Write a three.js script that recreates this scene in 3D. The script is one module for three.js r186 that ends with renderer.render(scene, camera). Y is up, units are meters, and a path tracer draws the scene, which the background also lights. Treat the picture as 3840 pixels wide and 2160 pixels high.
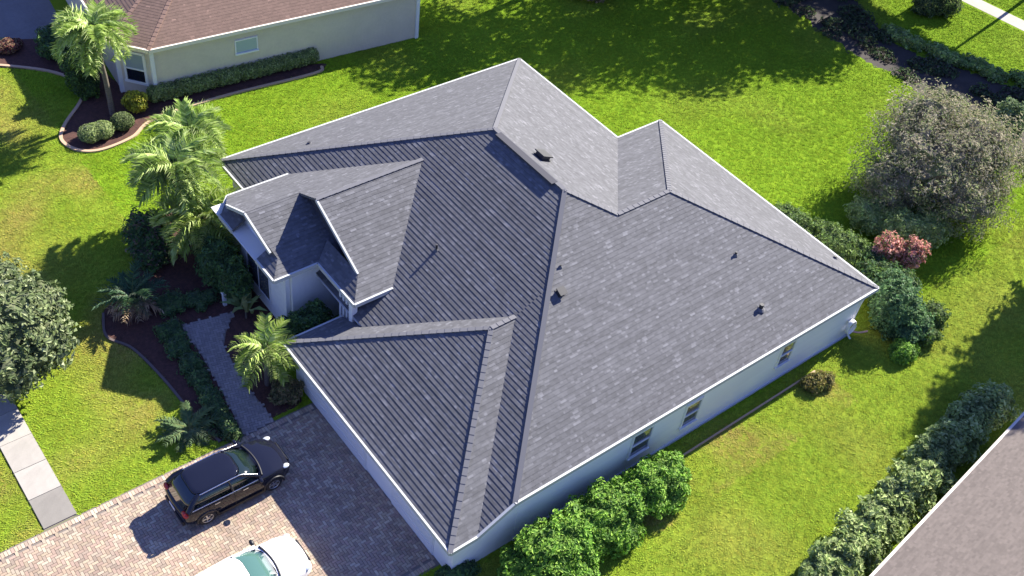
import * as THREE from 'three';
import { mergeGeometries } from 'three/addons/utils/BufferGeometryUtils.js';
import { createNoise2D, createNoise3D } from 'simplex-noise';

// ------------------------------------------------------------------ camera, sky, sun, exposure
const scene = new THREE.Scene();
const camera = new THREE.PerspectiveCamera(29.578, 16 / 9, 0.5, 900);
camera.position.set(-15.876, 34.421, 14.982);
camera.up.set(0.3688, 0.7092, -0.6009);
camera.lookAt(-15.876 + 0.4937 * 40, 34.421 - 0.6971 * 40, 14.982 - 0.5198 * 40);
const renderer = new THREE.WebGLRenderer({ antialias: true });
renderer.toneMapping = THREE.LinearToneMapping;
renderer.toneMappingExposure = 3.15;
renderer.shadowMap.enabled = true;
const SUN = new THREE.Vector3(1.37, 1.0, -0.20).normalize();
{ // clear blue sky, paler towards the horizon and around the sun
  const w = 256, h = 128, d = new Float32Array(w * h * 4);
  for (let j = 0; j < h; j++) for (let i = 0; i < w; i++) {
    const el = ((j + 0.5) / h - 0.5) * Math.PI, az = ((i + 0.5) / w - 0.5) * 2 * Math.PI;
    const v = new THREE.Vector3(Math.cos(el) * Math.cos(az), Math.sin(el), Math.cos(el) * Math.sin(az));
    const k = Math.pow(1 - Math.max(0, v.y), 3.2), s = Math.pow(Math.max(0, v.dot(SUN)), 14) * 0.16;
    const c = v.y > -0.02 ? [0.12 + 0.24 * k + s, 0.205 + 0.26 * k + s * 0.97, 0.66 + 0.12 * k + s * 0.95] : [0.16, 0.19, 0.12];
    const o = (j * w + i) * 4; const K = 0.42;
    d[o] = c[0] * K; d[o + 1] = c[1] * K; d[o + 2] = c[2] * K; d[o + 3] = 1;
  }
  const t = new THREE.DataTexture(d, w, h, THREE.RGBAFormat, THREE.FloatType);
  t.mapping = THREE.EquirectangularReflectionMapping; t.magFilter = THREE.LinearFilter; t.minFilter = THREE.LinearFilter; t.needsUpdate = true;
  scene.background = t; scene.environment = t;
}
const sun = new THREE.DirectionalLight(new THREE.Color(1.0, 0.945, 0.84), 4.6);
sun.position.set(14, 0, -12).addScaledVector(SUN, 90); sun.target.position.set(14, 0, -12);
sun.castShadow = true; sun.shadow.mapSize.set(4096, 4096); sun.shadow.radius = 1;
Object.assign(sun.shadow.camera, { left: -50, right: 50, top: 50, bottom: -50, near: 1, far: 220 });
scene.add(sun, sun.target);

// ------------------------------------------------------------------ helpers
function rng(seed) { let a = seed >>> 0; return () => { a = (a + 0x6D2B79F5) | 0; let t = Math.imul(a ^ (a >>> 15), 1 | a); t = (t + Math.imul(t ^ (t >>> 7), 61 | t)) ^ t; return ((t ^ (t >>> 14)) >>> 0) / 4294967296; }; }
const n2 = createNoise2D(rng(11)), n3 = createNoise3D(rng(12));
const V = (x, y, z) => new THREE.Vector3(x, y, z);
const used = {};
function numbered(n) { const k = used[n] = (used[n] ?? -1) + 1; return k ? `${n}_${String(k).padStart(3, '0')}` : n; }
function put(m) { m.castShadow = true; m.receiveShadow = true; return m; }
function thing(name, label, category, pos = [0, 0, 0], turn = 0, group) {
  const o = new THREE.Group(); o.name = numbered(name); o.position.set(...pos); o.rotation.y = turn;
  o.userData = { label, category }; if (group) o.userData.group = group; scene.add(o); return o;
}
function part(parent, name, geo, mat, label) { const m = put(new THREE.Mesh(geo, mat)); m.name = name; if (label) m.userData.label = label; parent.add(m); return m; }
function structure(name, geo, mat, label) { const m = put(new THREE.Mesh(geo, mat)); m.name = numbered(name); m.userData = { kind: 'structure', label, category: name.replace(/_/g, ' ') }; scene.add(m); return m; }
function copyOf(o, label, pos, turn) { const c = o.clone(); c.name = numbered(o.name.replace(/_\d+$/, '')); c.userData = { ...o.userData, label }; c.position.set(...pos); if (turn !== undefined) c.rotation.y = turn; scene.add(c); return c; }
const box = (w, h, d, x = 0, y = 0, z = 0) => new THREE.BoxGeometry(w, h, d).translate(x, y, z);
function beam(a, b, w, h, drop = 0) { // box from a to b, w across, h tall, its top at the line minus drop
  const A = V(...a), B = V(...b), L = A.distanceTo(B), g = new THREE.BoxGeometry(L, h, w), m = new THREE.Matrix4();
  const x = B.clone().sub(A).normalize(), z = x.clone().cross(V(0, 1, 0)).normalize(), y = z.clone().cross(x);
  m.makeBasis(x, y, z); g.applyMatrix4(m); const c = A.add(B).multiplyScalar(0.5); return g.translate(c.x, c.y - h / 2 - drop, c.z);
}
function tube(pts, r, seg = 12, rad = 6, closed = false) { return new THREE.TubeGeometry(new THREE.CatmullRomCurve3(pts.map(p => V(...p)), closed), seg, r, rad, closed); }
function taper(pts, radii, rad = 7) { // tapered limb through points
  const pos = [], idx = [], uv = []; const P = pts.map(p => V(...p));
  P.forEach((p, i) => {
    const t = (P[i + 1] ?? p).clone().sub(P[i - 1] ?? p).normalize(), a = t.clone().cross(Math.abs(t.y) > 0.9 ? V(1, 0, 0) : V(0, 1, 0)).normalize(), b = t.clone().cross(a);
    for (let k = 0; k <= rad; k++) { const q = k / rad * 2 * Math.PI, c = Math.cos(q) * radii[i], s = Math.sin(q) * radii[i]; pos.push(p.x + a.x * c + b.x * s, p.y + a.y * c + b.y * s, p.z + a.z * c + b.z * s); uv.push(k / rad, i); }
  });
  const n = rad + 1; for (let i = 0; i < P.length - 1; i++) for (let k = 0; k < rad; k++) { const o = i * n + k; idx.push(o, o + n, o + 1, o + 1, o + n, o + n + 1); }
  const g = new THREE.BufferGeometry(); g.setAttribute('position', new THREE.Float32BufferAttribute(pos, 3)); g.setAttribute('uv', new THREE.Float32BufferAttribute(uv, 2)); g.setIndex(idx); g.computeVertexNormals(); return g;
}
class Tris { // triangle soup with uv and colour
  constructor() { this.p = []; this.u = []; this.c = []; }
  tri(a, b, c, ua = [0, 0], ub = [1, 0], uc = [0, 1], col) { this.p.push(a.x, a.y, a.z, b.x, b.y, b.z, c.x, c.y, c.z); this.u.push(...ua, ...ub, ...uc); if (col) for (let i = 0; i < 3; i++) this.c.push(...col); }
  quad(a, b, c, d, ua, ub, uc, ud, col) { this.tri(a, b, c, ua, ub, uc, col); this.tri(a, c, d, ua, uc, ud, col); }
  geo() { const g = new THREE.BufferGeometry(); g.setAttribute('position', new THREE.Float32BufferAttribute(this.p, 3)); g.setAttribute('uv', new THREE.Float32BufferAttribute(this.u, 2)); if (this.c.length) g.setAttribute('color', new THREE.Float32BufferAttribute(this.c, 3)); g.computeVertexNormals(); return g; }
}
// a flat sheet on the ground, uv in metres
function sheet(poly, y, thick = 0) {
  const sh = new THREE.Shape(poly.map(([x, z]) => new THREE.Vector2(x, -z)));
  const g = thick ? new THREE.ExtrudeGeometry(sh, { depth: thick, bevelEnabled: false }) : new THREE.ShapeGeometry(sh);
  g.rotateX(-Math.PI / 2); g.translate(0, y, 0); return g;
}
function smooth(poly, n, closed = true) { return new THREE.CatmullRomCurve3(poly.map(([x, z]) => V(x, 0, z)), closed, 'catmullrom', 0.5).getPoints(n).map(p => [p.x, p.z]); }
function inPoly(x, z, P) { let r = false; for (let i = 0, j = P.length - 1; i < P.length; j = i++) { const [a, b] = P[i], [c, d] = P[j]; if ((b > z) !== (d > z) && x < (c - a) * (z - b) / (d - b) + a) r = !r; } return r; }
// colour map computed pixel by pixel: f(u, v) in metres -> linear rgb
function texture(size, metres, f, srgb = true) {
  const d = new Uint8Array(size * size * 4), s = c => { c = Math.min(1, Math.max(0, c)); return 255 * (srgb ? (c < 0.0031308 ? c * 12.92 : 1.055 * c ** (1 / 2.4) - 0.055) : c); };
  for (let j = 0; j < size; j++) for (let i = 0; i < size; i++) { const c = f(i / size * metres, j / size * metres), o = (j * size + i) * 4; d[o] = s(c[0]); d[o + 1] = s(c[1]); d[o + 2] = s(c[2]); d[o + 3] = 255; }
  const t = new THREE.DataTexture(d, size, size); t.colorSpace = srgb ? THREE.SRGBColorSpace : THREE.NoColorSpace; t.wrapS = t.wrapT = THREE.RepeatWrapping; t.magFilter = THREE.LinearFilter; t.minFilter = THREE.LinearMipmapLinearFilter; t.generateMipmaps = true; t.repeat.set(1 / metres, 1 / metres); t.needsUpdate = true; return t;
}
// noise that tiles over M metres
function tn(x, y, M, f, o = 0) { const a = x / M * 2 * Math.PI, b = y / M * 2 * Math.PI, r = f * M / (2 * Math.PI); return 0.5 * (n3(Math.cos(a) * r + o, Math.sin(a) * r, Math.cos(b) * r) + n3(Math.sin(b) * r + o, Math.cos(a) * r - 7, Math.sin(a) * r + 3 * Math.cos(b) * r)); }
const std = (r, g, b, rough = 0.85, metal = 0, extra = {}) => { const m = new THREE.MeshStandardMaterial({ roughness: rough, metalness: metal, ...extra }); m.color.setRGB(r, g, b); return m; };

// ------------------------------------------------------------------ materials
const mapOnly = (t, rough = 0.95, extra = {}) => new THREE.MeshStandardMaterial({ map: t, roughness: rough, ...extra });
function shingleMap(seed, base, spread, fleck) {
  const R = rng(seed), rows = 28, M = 5.18, cells = [];
  for (let r = 0; r < rows * 2; r++) { const row = []; let x = 0; while (x < M) { const w = 0.07 + R() * 0.2; row.push([x, Math.min(M, x + w), (R() - 0.5) * spread, R() < fleck ? 0.2 + R() * 0.55 : 0]); x += w; } cells.push(row); }
  return texture(1024, M, (u, v) => {
    const row = cells[Math.min(rows * 2 - 1, Math.floor(v / M * rows * 2))], c = row.find(q => u < q[1]) ?? row[row.length - 1];
    let k = 1 + c[2] + c[3] * 0.8 + 0.07 * tn(u, v, M, 0.7) + 0.08 * tn(u, v, M, 4.5, 5) + (R() - 0.5) * 0.3;
    
    return [base[0] * k, base[1] * k, base[2] * k];
  });
}
const shingleTex = shingleMap(3, [0.095, 0.0955, 0.103], 0.30, 0.12);
const M = {
  roof: mapOnly(shingleTex, 0.92), roofB: mapOnly(shingleTex, 0.92), roofC: mapOnly(shingleTex, 0.92),
  brownRoof: mapOnly(shingleMap(5, [0.138, 0.089, 0.07], 0.24, 0.02), 0.95),
  tanRoof: mapOnly(shingleMap(6, [0.136, 0.113, 0.099], 0.26, 0.0), 0.95),
  cap: std(0.125, 0.125, 0.135, 0.9), white: std(0.74, 0.74, 0.74, 0.55), trim: std(0.44, 0.45, 0.44, 0.8), stucco: null, nbWall: null,
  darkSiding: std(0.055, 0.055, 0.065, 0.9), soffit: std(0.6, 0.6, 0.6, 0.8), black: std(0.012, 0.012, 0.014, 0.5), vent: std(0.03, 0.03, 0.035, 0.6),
  pane: new THREE.MeshPhysicalMaterial({ color: 0x141d29, roughness: 0.06, metalness: 0, clearcoat: 1 }),
  tyre: std(0.02, 0.02, 0.02, 0.85), alloy: std(0.55, 0.56, 0.58, 0.3, 0.9), chrome: std(0.75, 0.75, 0.77, 0.22, 1),
  trunk: mapOnly(texture(256, 1, (u, v) => { const k = 0.75 + 0.35 * tn(u, v, 1, 9) + 0.3 * tn(u, v * 3, 3, 4); return [0.19 * k, 0.155 * k, 0.125 * k]; }), 0.95),
};
M.roofB.color.setScalar(0.93); M.roofC.color.setScalar(1.06);
const plaster = (r, g, b, seed) => mapOnly(texture(256, 6, (u, v) => { const k = 1 + 0.05 * tn(u, v, 6, 0.8, seed) + 0.05 * tn(u, v, 6, 6, seed); return [r * k, g * k, b * k]; }), 0.9);
M.stucco = plaster(0.80, 0.80, 0.79, 1); M.nbWall = plaster(0.60, 0.54, 0.44, 9);
const RG = rng(77);
const lawnTex = texture(1024, 14, (u, v) => {
  const a = tn(u, v, 14, 0.35), b = tn(u, v, 14, 1.6, 9), r = RG() - 0.5;
  const k = 1 + 0.07 * a + 0.06 * b + r * 0.6, y = 0.5 + 0.5 * b;
  return [(0.134 + 0.018 * y) * k, 0.232 * k, 0.013 * k];
});
const mulchTex = texture(512, 3, (u, v) => { const k = 0.8 + 0.3 * tn(u, v, 3, 4) + 0.35 * tn(u, v, 3, 16, 4) + (RG() - 0.5) * 0.8; return [0.085 * k, 0.035 * k, 0.026 * k]; });
const concreteTex = texture(512, 6, (u, v) => { const k = 1 + 0.08 * tn(u, v, 6, 0.7) + 0.08 * tn(u, v, 6, 3.2, 8) + (RG() - 0.5) * 0.12; return [0.335 * k, 0.31 * k, 0.27 * k]; });
const sandTex = texture(256, 2, (u, v) => { const k = 1 + (RG() - 0.5) * 0.4; return [0.17 * k, 0.145 * k, 0.125 * k]; });
const shadeToneBedTex = texture(512, 8, (u, v) => { const k = 1 + 0.25 * tn(u, v, 8, 0.8) + 0.2 * tn(u, v, 8, 5) + (RG() - 0.5) * 0.5; return [0.040 * k, 0.033 * k, 0.028 * k]; });  // tree shade on the upper right strip is put into this dark colour
const asphaltTex = texture(512, 6, (u, v) => { const k = 1 + 0.12 * tn(u, v, 6, 0.6) + 0.1 * tn(u, v, 6, 5) + (RG() - 0.5) * 0.3; return [0.15 * k, 0.145 * k, 0.14 * k]; });
M.mulch = mapOnly(mulchTex); M.concrete = mapOnly(concreteTex, 0.9); M.sand = mapOnly(sandTex); M.shadeToneBed = mapOnly(shadeToneBedTex); M.asphalt = mapOnly(asphaltTex);
const leafMat = (rough = 0.55) => new THREE.MeshPhysicalMaterial({ vertexColors: true, side: THREE.DoubleSide, roughness: rough, transmission: 0.35, thickness: 0, specularIntensity: 0.6 });
M.leaf = leafMat(0.95); M.leafDry = leafMat(1); M.leafGloss = leafMat(0.8);

// ------------------------------------------------------------------ ground, paths, drive, beds
const PATH = [[-4.85, -16.2], [-2.6, -15.8], [-3.45, -14.9], [-3.89, -14.23], [-4.1, -12], [-4.04, -9.7], [-5.35, -9.7], [-5.2, -11], [-5.0, -12.6], [-4.85, -14.4]];
const DRIVE = [[-18.5, -9.72], [-2.3, -9.72], [-2.3, -0.9], [-18.5, -0.9]];
const BED = smooth([[-6.25, -9.95], [-6.5, -11.3], [-6.66, -13.75], [-7.0, -16.0], [-7.6, -17.2], [-7.15, -18.6], [-5.6, -19.4], [-4.9, -20.6], [-3.4, -22.4], [-1.0, -23.6], [-0.2, -22.2], [0.3, -19], [0.4, -16], [-1, -14], [-2.9, -12], [-2.6, -10.1], [-4, -9.9]], 90);
const NBED = smooth([[-4.9, -38.4], [-2.7, -36.5], [-1.8, -34.8], [-2.1, -33.3], [-3.6, -31.6], [-4.15, -30.5], [-3.85, -29.5], [-2.95, -28.95], [-1.3, -29.15], [0.3, -30.0], [4.0, -30.15], [9.2, -29.75], [10.2, -30.3], [6, -31.2], [1, -31.8], [0, -34], [-0.6, -38], [-3, -40]], 110);
const SIDEBED = [[7.6, -0.3], [16.6, -0.3], [16.7, 0.42], [7.5, 0.5]];
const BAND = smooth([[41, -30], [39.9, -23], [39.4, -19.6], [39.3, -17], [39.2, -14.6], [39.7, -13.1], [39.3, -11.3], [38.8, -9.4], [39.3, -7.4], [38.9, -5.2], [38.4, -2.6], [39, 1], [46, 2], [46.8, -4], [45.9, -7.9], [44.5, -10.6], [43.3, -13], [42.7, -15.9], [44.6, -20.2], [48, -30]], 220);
{
  const xs = [], zs = []; for (let x = -60; x <= 110; x += 1.2) xs.push(x); for (let z = -80; z <= 60; z += 1.2) zs.push(z);
  xs.unshift(-500, -200); xs.push(200, 500); zs.unshift(-500, -200); zs.push(200, 500);
  const pos = [], uv = [], col = [], idx = [];
  zs.forEach((z, j) => xs.forEach((x, i) => {
    pos.push(x, 0, z); uv.push(x, z);
    let dry = Math.max(0, n2(x * 0.11, z * 0.11 + 5)) * 0.5 + Math.max(0, n2(x * 0.31 + 9, z * 0.31)) * 0.35;
    if (z > 0 && z < 9 && x < 30) dry += 0.25; if (z > 0.4 && z < 2.6 && x > 5 && x < 17) dry += 0.5 * Math.max(0, n2(x * 0.35, z * 0.3 + 20) + 0.3); if (x < -4) dry += 0.15 + 0.9 * Math.max(0, n2(x * 0.22 + 3, z * 0.22 - 8)); // tired turf beside the house and in front
    if (x > 18 && z < 0) dry *= 0.35;
    dry = Math.min(1, dry); const k = 1 + 0.10 * n2(x * 0.06, z * 0.06) + 0.09 * n2(x * 0.3 + 40, z * 0.3) + 0.05 * n2(x * 0.42, z * 0.42 + 9);
    col.push(k * (1 + 0.38 * dry), k * (1 - 0.12 * dry), k * (1 + 1.6 * dry));
    if (i && j) { const n = xs.length, o = j * n + i; idx.push(o - n - 1, o - 1, o - n, o - n, o - 1, o); }
  }));
  const g = new THREE.BufferGeometry(); g.setAttribute('position', new THREE.Float32BufferAttribute(pos, 3)); g.setAttribute('uv', new THREE.Float32BufferAttribute(uv, 2)); g.setAttribute('color', new THREE.Float32BufferAttribute(col, 3)); g.setIndex(idx); g.computeVertexNormals();
  structure('lawn', g, new THREE.MeshPhysicalMaterial({ map: lawnTex, roughness: 1, specularIntensity: 0.1, vertexColors: true }), 'bright green lawn around the grey roofed house');
}
structure('mulch_bed', sheet(BED, 0.001, 0.03), M.mulch, 'dark red mulch bed curving from the entry to the drive');
structure('mulch_bed', sheet(NBED, 0.001, 0.03), M.mulch, 'dark mulch bed under the hedge of the tan house');
structure('planting_bed', sheet(BAND.map(([x, z]) => [x + 0.5 * n2(x * 0.5, z * 0.5) + 0.25 * n2(x * 1.7, z * 1.7), z + 0.4 * n2(z * 0.6, x * 0.6)]), 0.004), M.shadeToneBed, 'planting bed at the upper right corner with its shade put into a dark colour');
structure('neighbour_drive', sheet([[-12, -60], [2, -60], [-0.3, -39.8], [-1.2, -38.9], [-6, -39.6], [-12, -41]], 0.008), M.asphalt, 'grey shaded drive at the upper left corner');
structure('far_walk', sheet([[40.5, -60], [41.8, -60], [53.4, -12.4], [54.9, -3], [53.5, -3], [52.1, -12.2]].map(([x, z]) => [x + (z < -20 ? 6 : 0), z]), 0.008), M.concrete, 'pale concrete walk in the upper right corner');
{ // pavers of the drive, herringbone, and of the front walk
  const base = structure('driveway', sheet(DRIVE, 0.006), M.sand, 'pinkish beige paved drive in front of the garage');
  const wbase = structure('front_walk', sheet(PATH, 0.034), M.sand, 'curved paved walk from drive to entry');
  const R = rng(21), L = 0.23, W = 0.115, g = new THREE.BoxGeometry(L - 0.012, 0.05, W - 0.012), pm = new THREE.MeshStandardMaterial({ roughness: 0.88 });
  const tones = [[0.285, 0.212, 0.152], [0.315, 0.252, 0.175], [0.245, 0.19, 0.145], [0.345, 0.285, 0.21], [0.275, 0.198, 0.152]];
  const lay = (poly, parent, y, ang, bord) => {
    const cells = [], xs = poly.map(p => p[0]), zs = poly.map(p => p[1]), c = Math.cos(ang), s = Math.sin(ang);
    const cx = (Math.min(...xs) + Math.max(...xs)) / 2, cz = (Math.min(...zs) + Math.max(...zs)) / 2, n = 110;
    for (let i = -n; i <= n; i++) for (let j = -n; j <= n; j++) for (let q = 0; q < 2; q++) { // herringbone of 2:1 pavers
      const bx = (i * 2 - j) * 0 + i * W + j * 2 * W, bz = i * W - j * 2 * W;
      const lx = bx + (q ? 0 : L / 2), lz = bz + (q ? W + L / 2 - W : W / 2);
      const x0 = q ? bx - W / 2 : bx + L / 2, z0 = q ? bz + L / 2 : bz + W / 2;
      const x = cx + x0 * c - z0 * s, z = cz + x0 * s + z0 * c;
      if (inPoly(x, z, poly) && (!bord || (z > -9.36 && z < -1.25))) cells.push([x, z, ang + (q ? Math.PI / 2 : 0)]);
    }
    if (bord) for (let x = -18.3; x < -2.4; x += 0.117) for (const z of [-9.54, -1.07]) cells.push([x, z, Math.PI / 2]);
    const im = new THREE.InstancedMesh(g, pm, cells.length), m = new THREE.Matrix4(), e = new THREE.Euler(), col = new THREE.Color();
    cells.forEach(([x, z, a], k) => {
      e.set((R() - 0.5) * 0.02, -a, (R() - 0.5) * 0.02); m.makeRotationFromEuler(e).setPosition(x, y + (R() - 0.5) * 0.004, z); im.setMatrixAt(k, m);
      const t = bord ? tones[Math.floor(R() * 5)] : [0.235, 0.205, 0.185], f = 0.98 + R() * 0.34 + 0.12 * n2(x * 0.4, z * 0.4) + 0.06 * n2(x * 1.6, z * 1.6); const pale = bord && (z < -9.4 || z > -1.2) ? 1.15 : 1;
      col.setRGB(t[0] * f * pale, t[1] * f * pale, t[2] * f * pale); im.setColorAt(k, col);
    });
    im.name = 'paver'; im.userData.kind = 'stuff'; put(im); parent.add(im);
  };
  lay(DRIVE, base, 0.006 - 0.0, 0, true); lay(PATH, wbase, 0.034, 0.25, false);
}
{ // side walk of separate slabs along the street side
  const base = structure('sidewalk', sheet([[-13.05, -40], [-11.85, -40], [-11.85, -9.74], [-13.05, -9.74]], 0.004), M.sand, 'concrete slab walk crossing the front lawn to the drive');
  const tints = [0.62, 1.05, 1.0, 1.1, 0.98];
  for (let k = 0; k < 16; k++) { const z1 = -9.78 - k * 1.42, m = M.concrete.clone(); m.color.setScalar((tints[k] ?? 0.9 + 0.15 * (k % 2))); const g = box(1.17, 0.07, 1.40, -12.45, 0.012 + (k % 3) * 0.003, z1 - 0.71); part(base, 'slab', g, m, k === 0 ? 'greyer slab next to the drive' : undefined); }
}
{ // kerb edgings round the beds
  const kerb = (pts, name, label, mat, w = 0.13, closed = false) => {
    const P = pts.map(([x, z]) => V(x, 0, z)), t = new Tris(), n = P.length;
    const L = [], Rr = []; P.forEach((p, i) => { const d = (P[i + 1] ?? p).clone().sub(P[i - 1] ?? p).normalize(); L.push(V(p.x - d.z * w / 2, 0, p.z + d.x * w / 2)); Rr.push(V(p.x + d.z * w / 2, 0, p.z - d.x * w / 2)); });
    const up = (v, y) => V(v.x, y, v.z), h = 0.09; for (let i = 0; i < n - 1; i++) { const u = [0, 0]; t.quad(up(L[i], h), up(L[i + 1], h), up(Rr[i + 1], h), up(Rr[i], h), u, u, u, u); t.quad(up(L[i], 0), up(L[i + 1], 0), up(L[i + 1], h), up(L[i], h), u, u, u, u); t.quad(up(Rr[i + 1], 0), up(Rr[i], 0), up(Rr[i], h), up(Rr[i + 1], h), u, u, u, u); }
    structure(name, t.geo(), mat, label);
  };
  const tan = std(0.46, 0.31, 0.20, 0.9, 0, { side: THREE.DoubleSide }), dk = std(0.12, 0.09, 0.08, 0.9, 0, { side: THREE.DoubleSide });
  kerb(smooth([[-6, -38.9], [-4.6, -38.1], [-2.6, -36.4], [-1.75, -34.8], [-2.05, -33.3], [-3.6, -31.6], [-4.2, -30.5], [-3.88, -29.4], [-2.95, -28.85], [-1.25, -29.05], [0.3, -29.9], [4.0, -30.05], [9.3, -29.62], [10.1, -30.0]], 90, false), 'bed_edging', 'tan concrete edging looping round the bed of the tan house', tan, 0.16);
  kerb(smooth([[-6.25, -9.9], [-6.5, -11.3], [-6.66, -13.75], [-7.0, -16.0], [-7.6, -17.2], [-7.2, -18.5]], 50, false), 'bed_edging', 'dark edging of the curved mulch bed by the front walk', dk, 0.1);
  kerb([[7.5, 0.52], [16.7, 0.44]], 'bed_edging', 'thin pale edging of the bed below the long side wall', tan, 0.07);
}

// ------------------------------------------------------------------ roofs
function slopePlane(pts) {
  const P = pts.map(p => V(...p)), n = V(0, 0, 0); P.forEach((p, i) => { const q = P[(i + 1) % P.length]; n.x += (p.y - q.y) * (p.z + q.z); n.y += (p.z - q.z) * (p.x + q.x); n.z += (p.x - q.x) * (p.y + q.y); });
  n.normalize(); if (n.y < 0) n.negate(); const t = V(0, 1, 0).addScaledVector(n, -n.y).normalize(), s = t.clone().cross(n).normalize(); return { P, n, t, s };
}
function clipBand(poly, t0, t1) {
  const cut = (Q, f) => { const o = []; Q.forEach((a, i) => { const b = Q[(i + 1) % Q.length], fa = f(a), fb = f(b); if (fa >= 0) o.push(a); if ((fa > 0 && fb < 0) || (fa < 0 && fb > 0)) { const k = fa / (fa - fb); o.push([a[0] + (b[0] - a[0]) * k, a[1] + (b[1] - a[1]) * k]); } }); return o; };
  return cut(cut(poly, p => p[1] - t0), p => t1 - p[1]);
}
let roofSeed = 0;
function slope(parent, pts, mats, { row = 0.185, step = 0.010, thick = 0.1, rows = true, label } = {}) {
  const { P, n, t, s } = slopePlane(pts), R = rng(900 + roofSeed++), du = R() * 5, dv = 0;
  let O = P[0]; for (const p of P) if (p.y < O.y) O = p; O = O.clone();
  const L = P.map(p => { const q = p.clone().sub(O); return [q.dot(s), q.dot(t)]; });
  const at = (a, b, h) => O.clone().addScaledVector(s, a).addScaledVector(t, b).addScaledVector(n, h), uv = ([a, b]) => [a + du, b + dv];
  const tri = Q => THREE.ShapeUtils.triangulateShape(Q.map(q => new THREE.Vector2(...q)), []);
  const soup = new Tris(), T = tri(L), flat = (h, flip) => T.forEach(([a, b, c]) => { const x = [L[a], L[b], L[c]]; if (flip) x.reverse(); soup.tri(at(...x[0], h), at(...x[1], h), at(...x[2], h), ...x.map(uv)); });
  flat(rows ? -0.006 : 0.002); flat(-thick);
  L.forEach((a, i) => { const b = L[(i + 1) % L.length]; soup.quad(at(...a, -0.006), at(...b, -0.006), at(...b, -thick), at(...a, -thick), uv(a), uv(b), uv(b), uv(a)); });
  const m0 = mats[0].side === THREE.DoubleSide ? mats[0] : mats[0]; m0.side = THREE.DoubleSide; mats.forEach(m => m.side = THREE.DoubleSide);
  const m = part(parent, 'roof_slope', soup.geo(), m0, label);
  if (!rows) return m;
  const tmin = Math.min(...L.map(q => q[1])), tmax = Math.max(...L.map(q => q[1]));
  for (let t0 = tmin; t0 < tmax - 0.02; t0 += row) {
    const t1 = Math.min(tmax, t0 + row), Q = clipBand(L, t0, t1); if (Q.length < 3) continue;
    const q = new Tris(), st = step * (0.88 + R() * 0.24), H = ([a, b]) => 0.004 + st * (1 - (b - t0) / row);
    const QQ = Q.filter((p, i) => { const z = Q[(i + 1) % Q.length]; return Math.hypot(p[0] - z[0], p[1] - z[1]) > 1e-4; }); if (QQ.length < 3) continue;
    tri(QQ).forEach(f => { const x = f.map(i => QQ[i]); q.tri(...x.map(p => at(...p, H(p))), ...x.map(uv)); });
    QQ.forEach((a, i) => { const b = QQ[(i + 1) % QQ.length]; q.quad(at(...a, H(a)), at(...b, H(b)), at(...b, 0.001), at(...a, 0.001), uv(a), uv(b), uv(b), uv(a)); });
    part(m, 'shingle_row', q.geo(), mats[Math.floor(R() * mats.length)]);
  }
  return m;
}
function cap(parent, a, b, mat = M.cap, w = 0.19, name = 'ridge_cap') { // overlapping cap shingles along a hip or ridge
  const A = V(...a), B = V(...b), L = A.distanceTo(B), n = Math.max(1, Math.round(L / 0.3)), gs = [];
  for (let i = 0; i < n; i++) { const p = A.clone().lerp(B, i / n), q = A.clone().lerp(B, Math.min(1, (i + 1.25) / n)); p.y += 0.036; q.y += 0.018; gs.push(beam(p.toArray(), q.toArray(), w, 0.05)); }
  return part(parent, name, mergeGeometries(gs), mat);
}
const fascia = (parent, a, b, mat = M.trim, h = 0.18) => part(parent, 'fascia', beam(a, b, 0.10, h, -0.03), mat);
const pitch = 0.4861;

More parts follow.
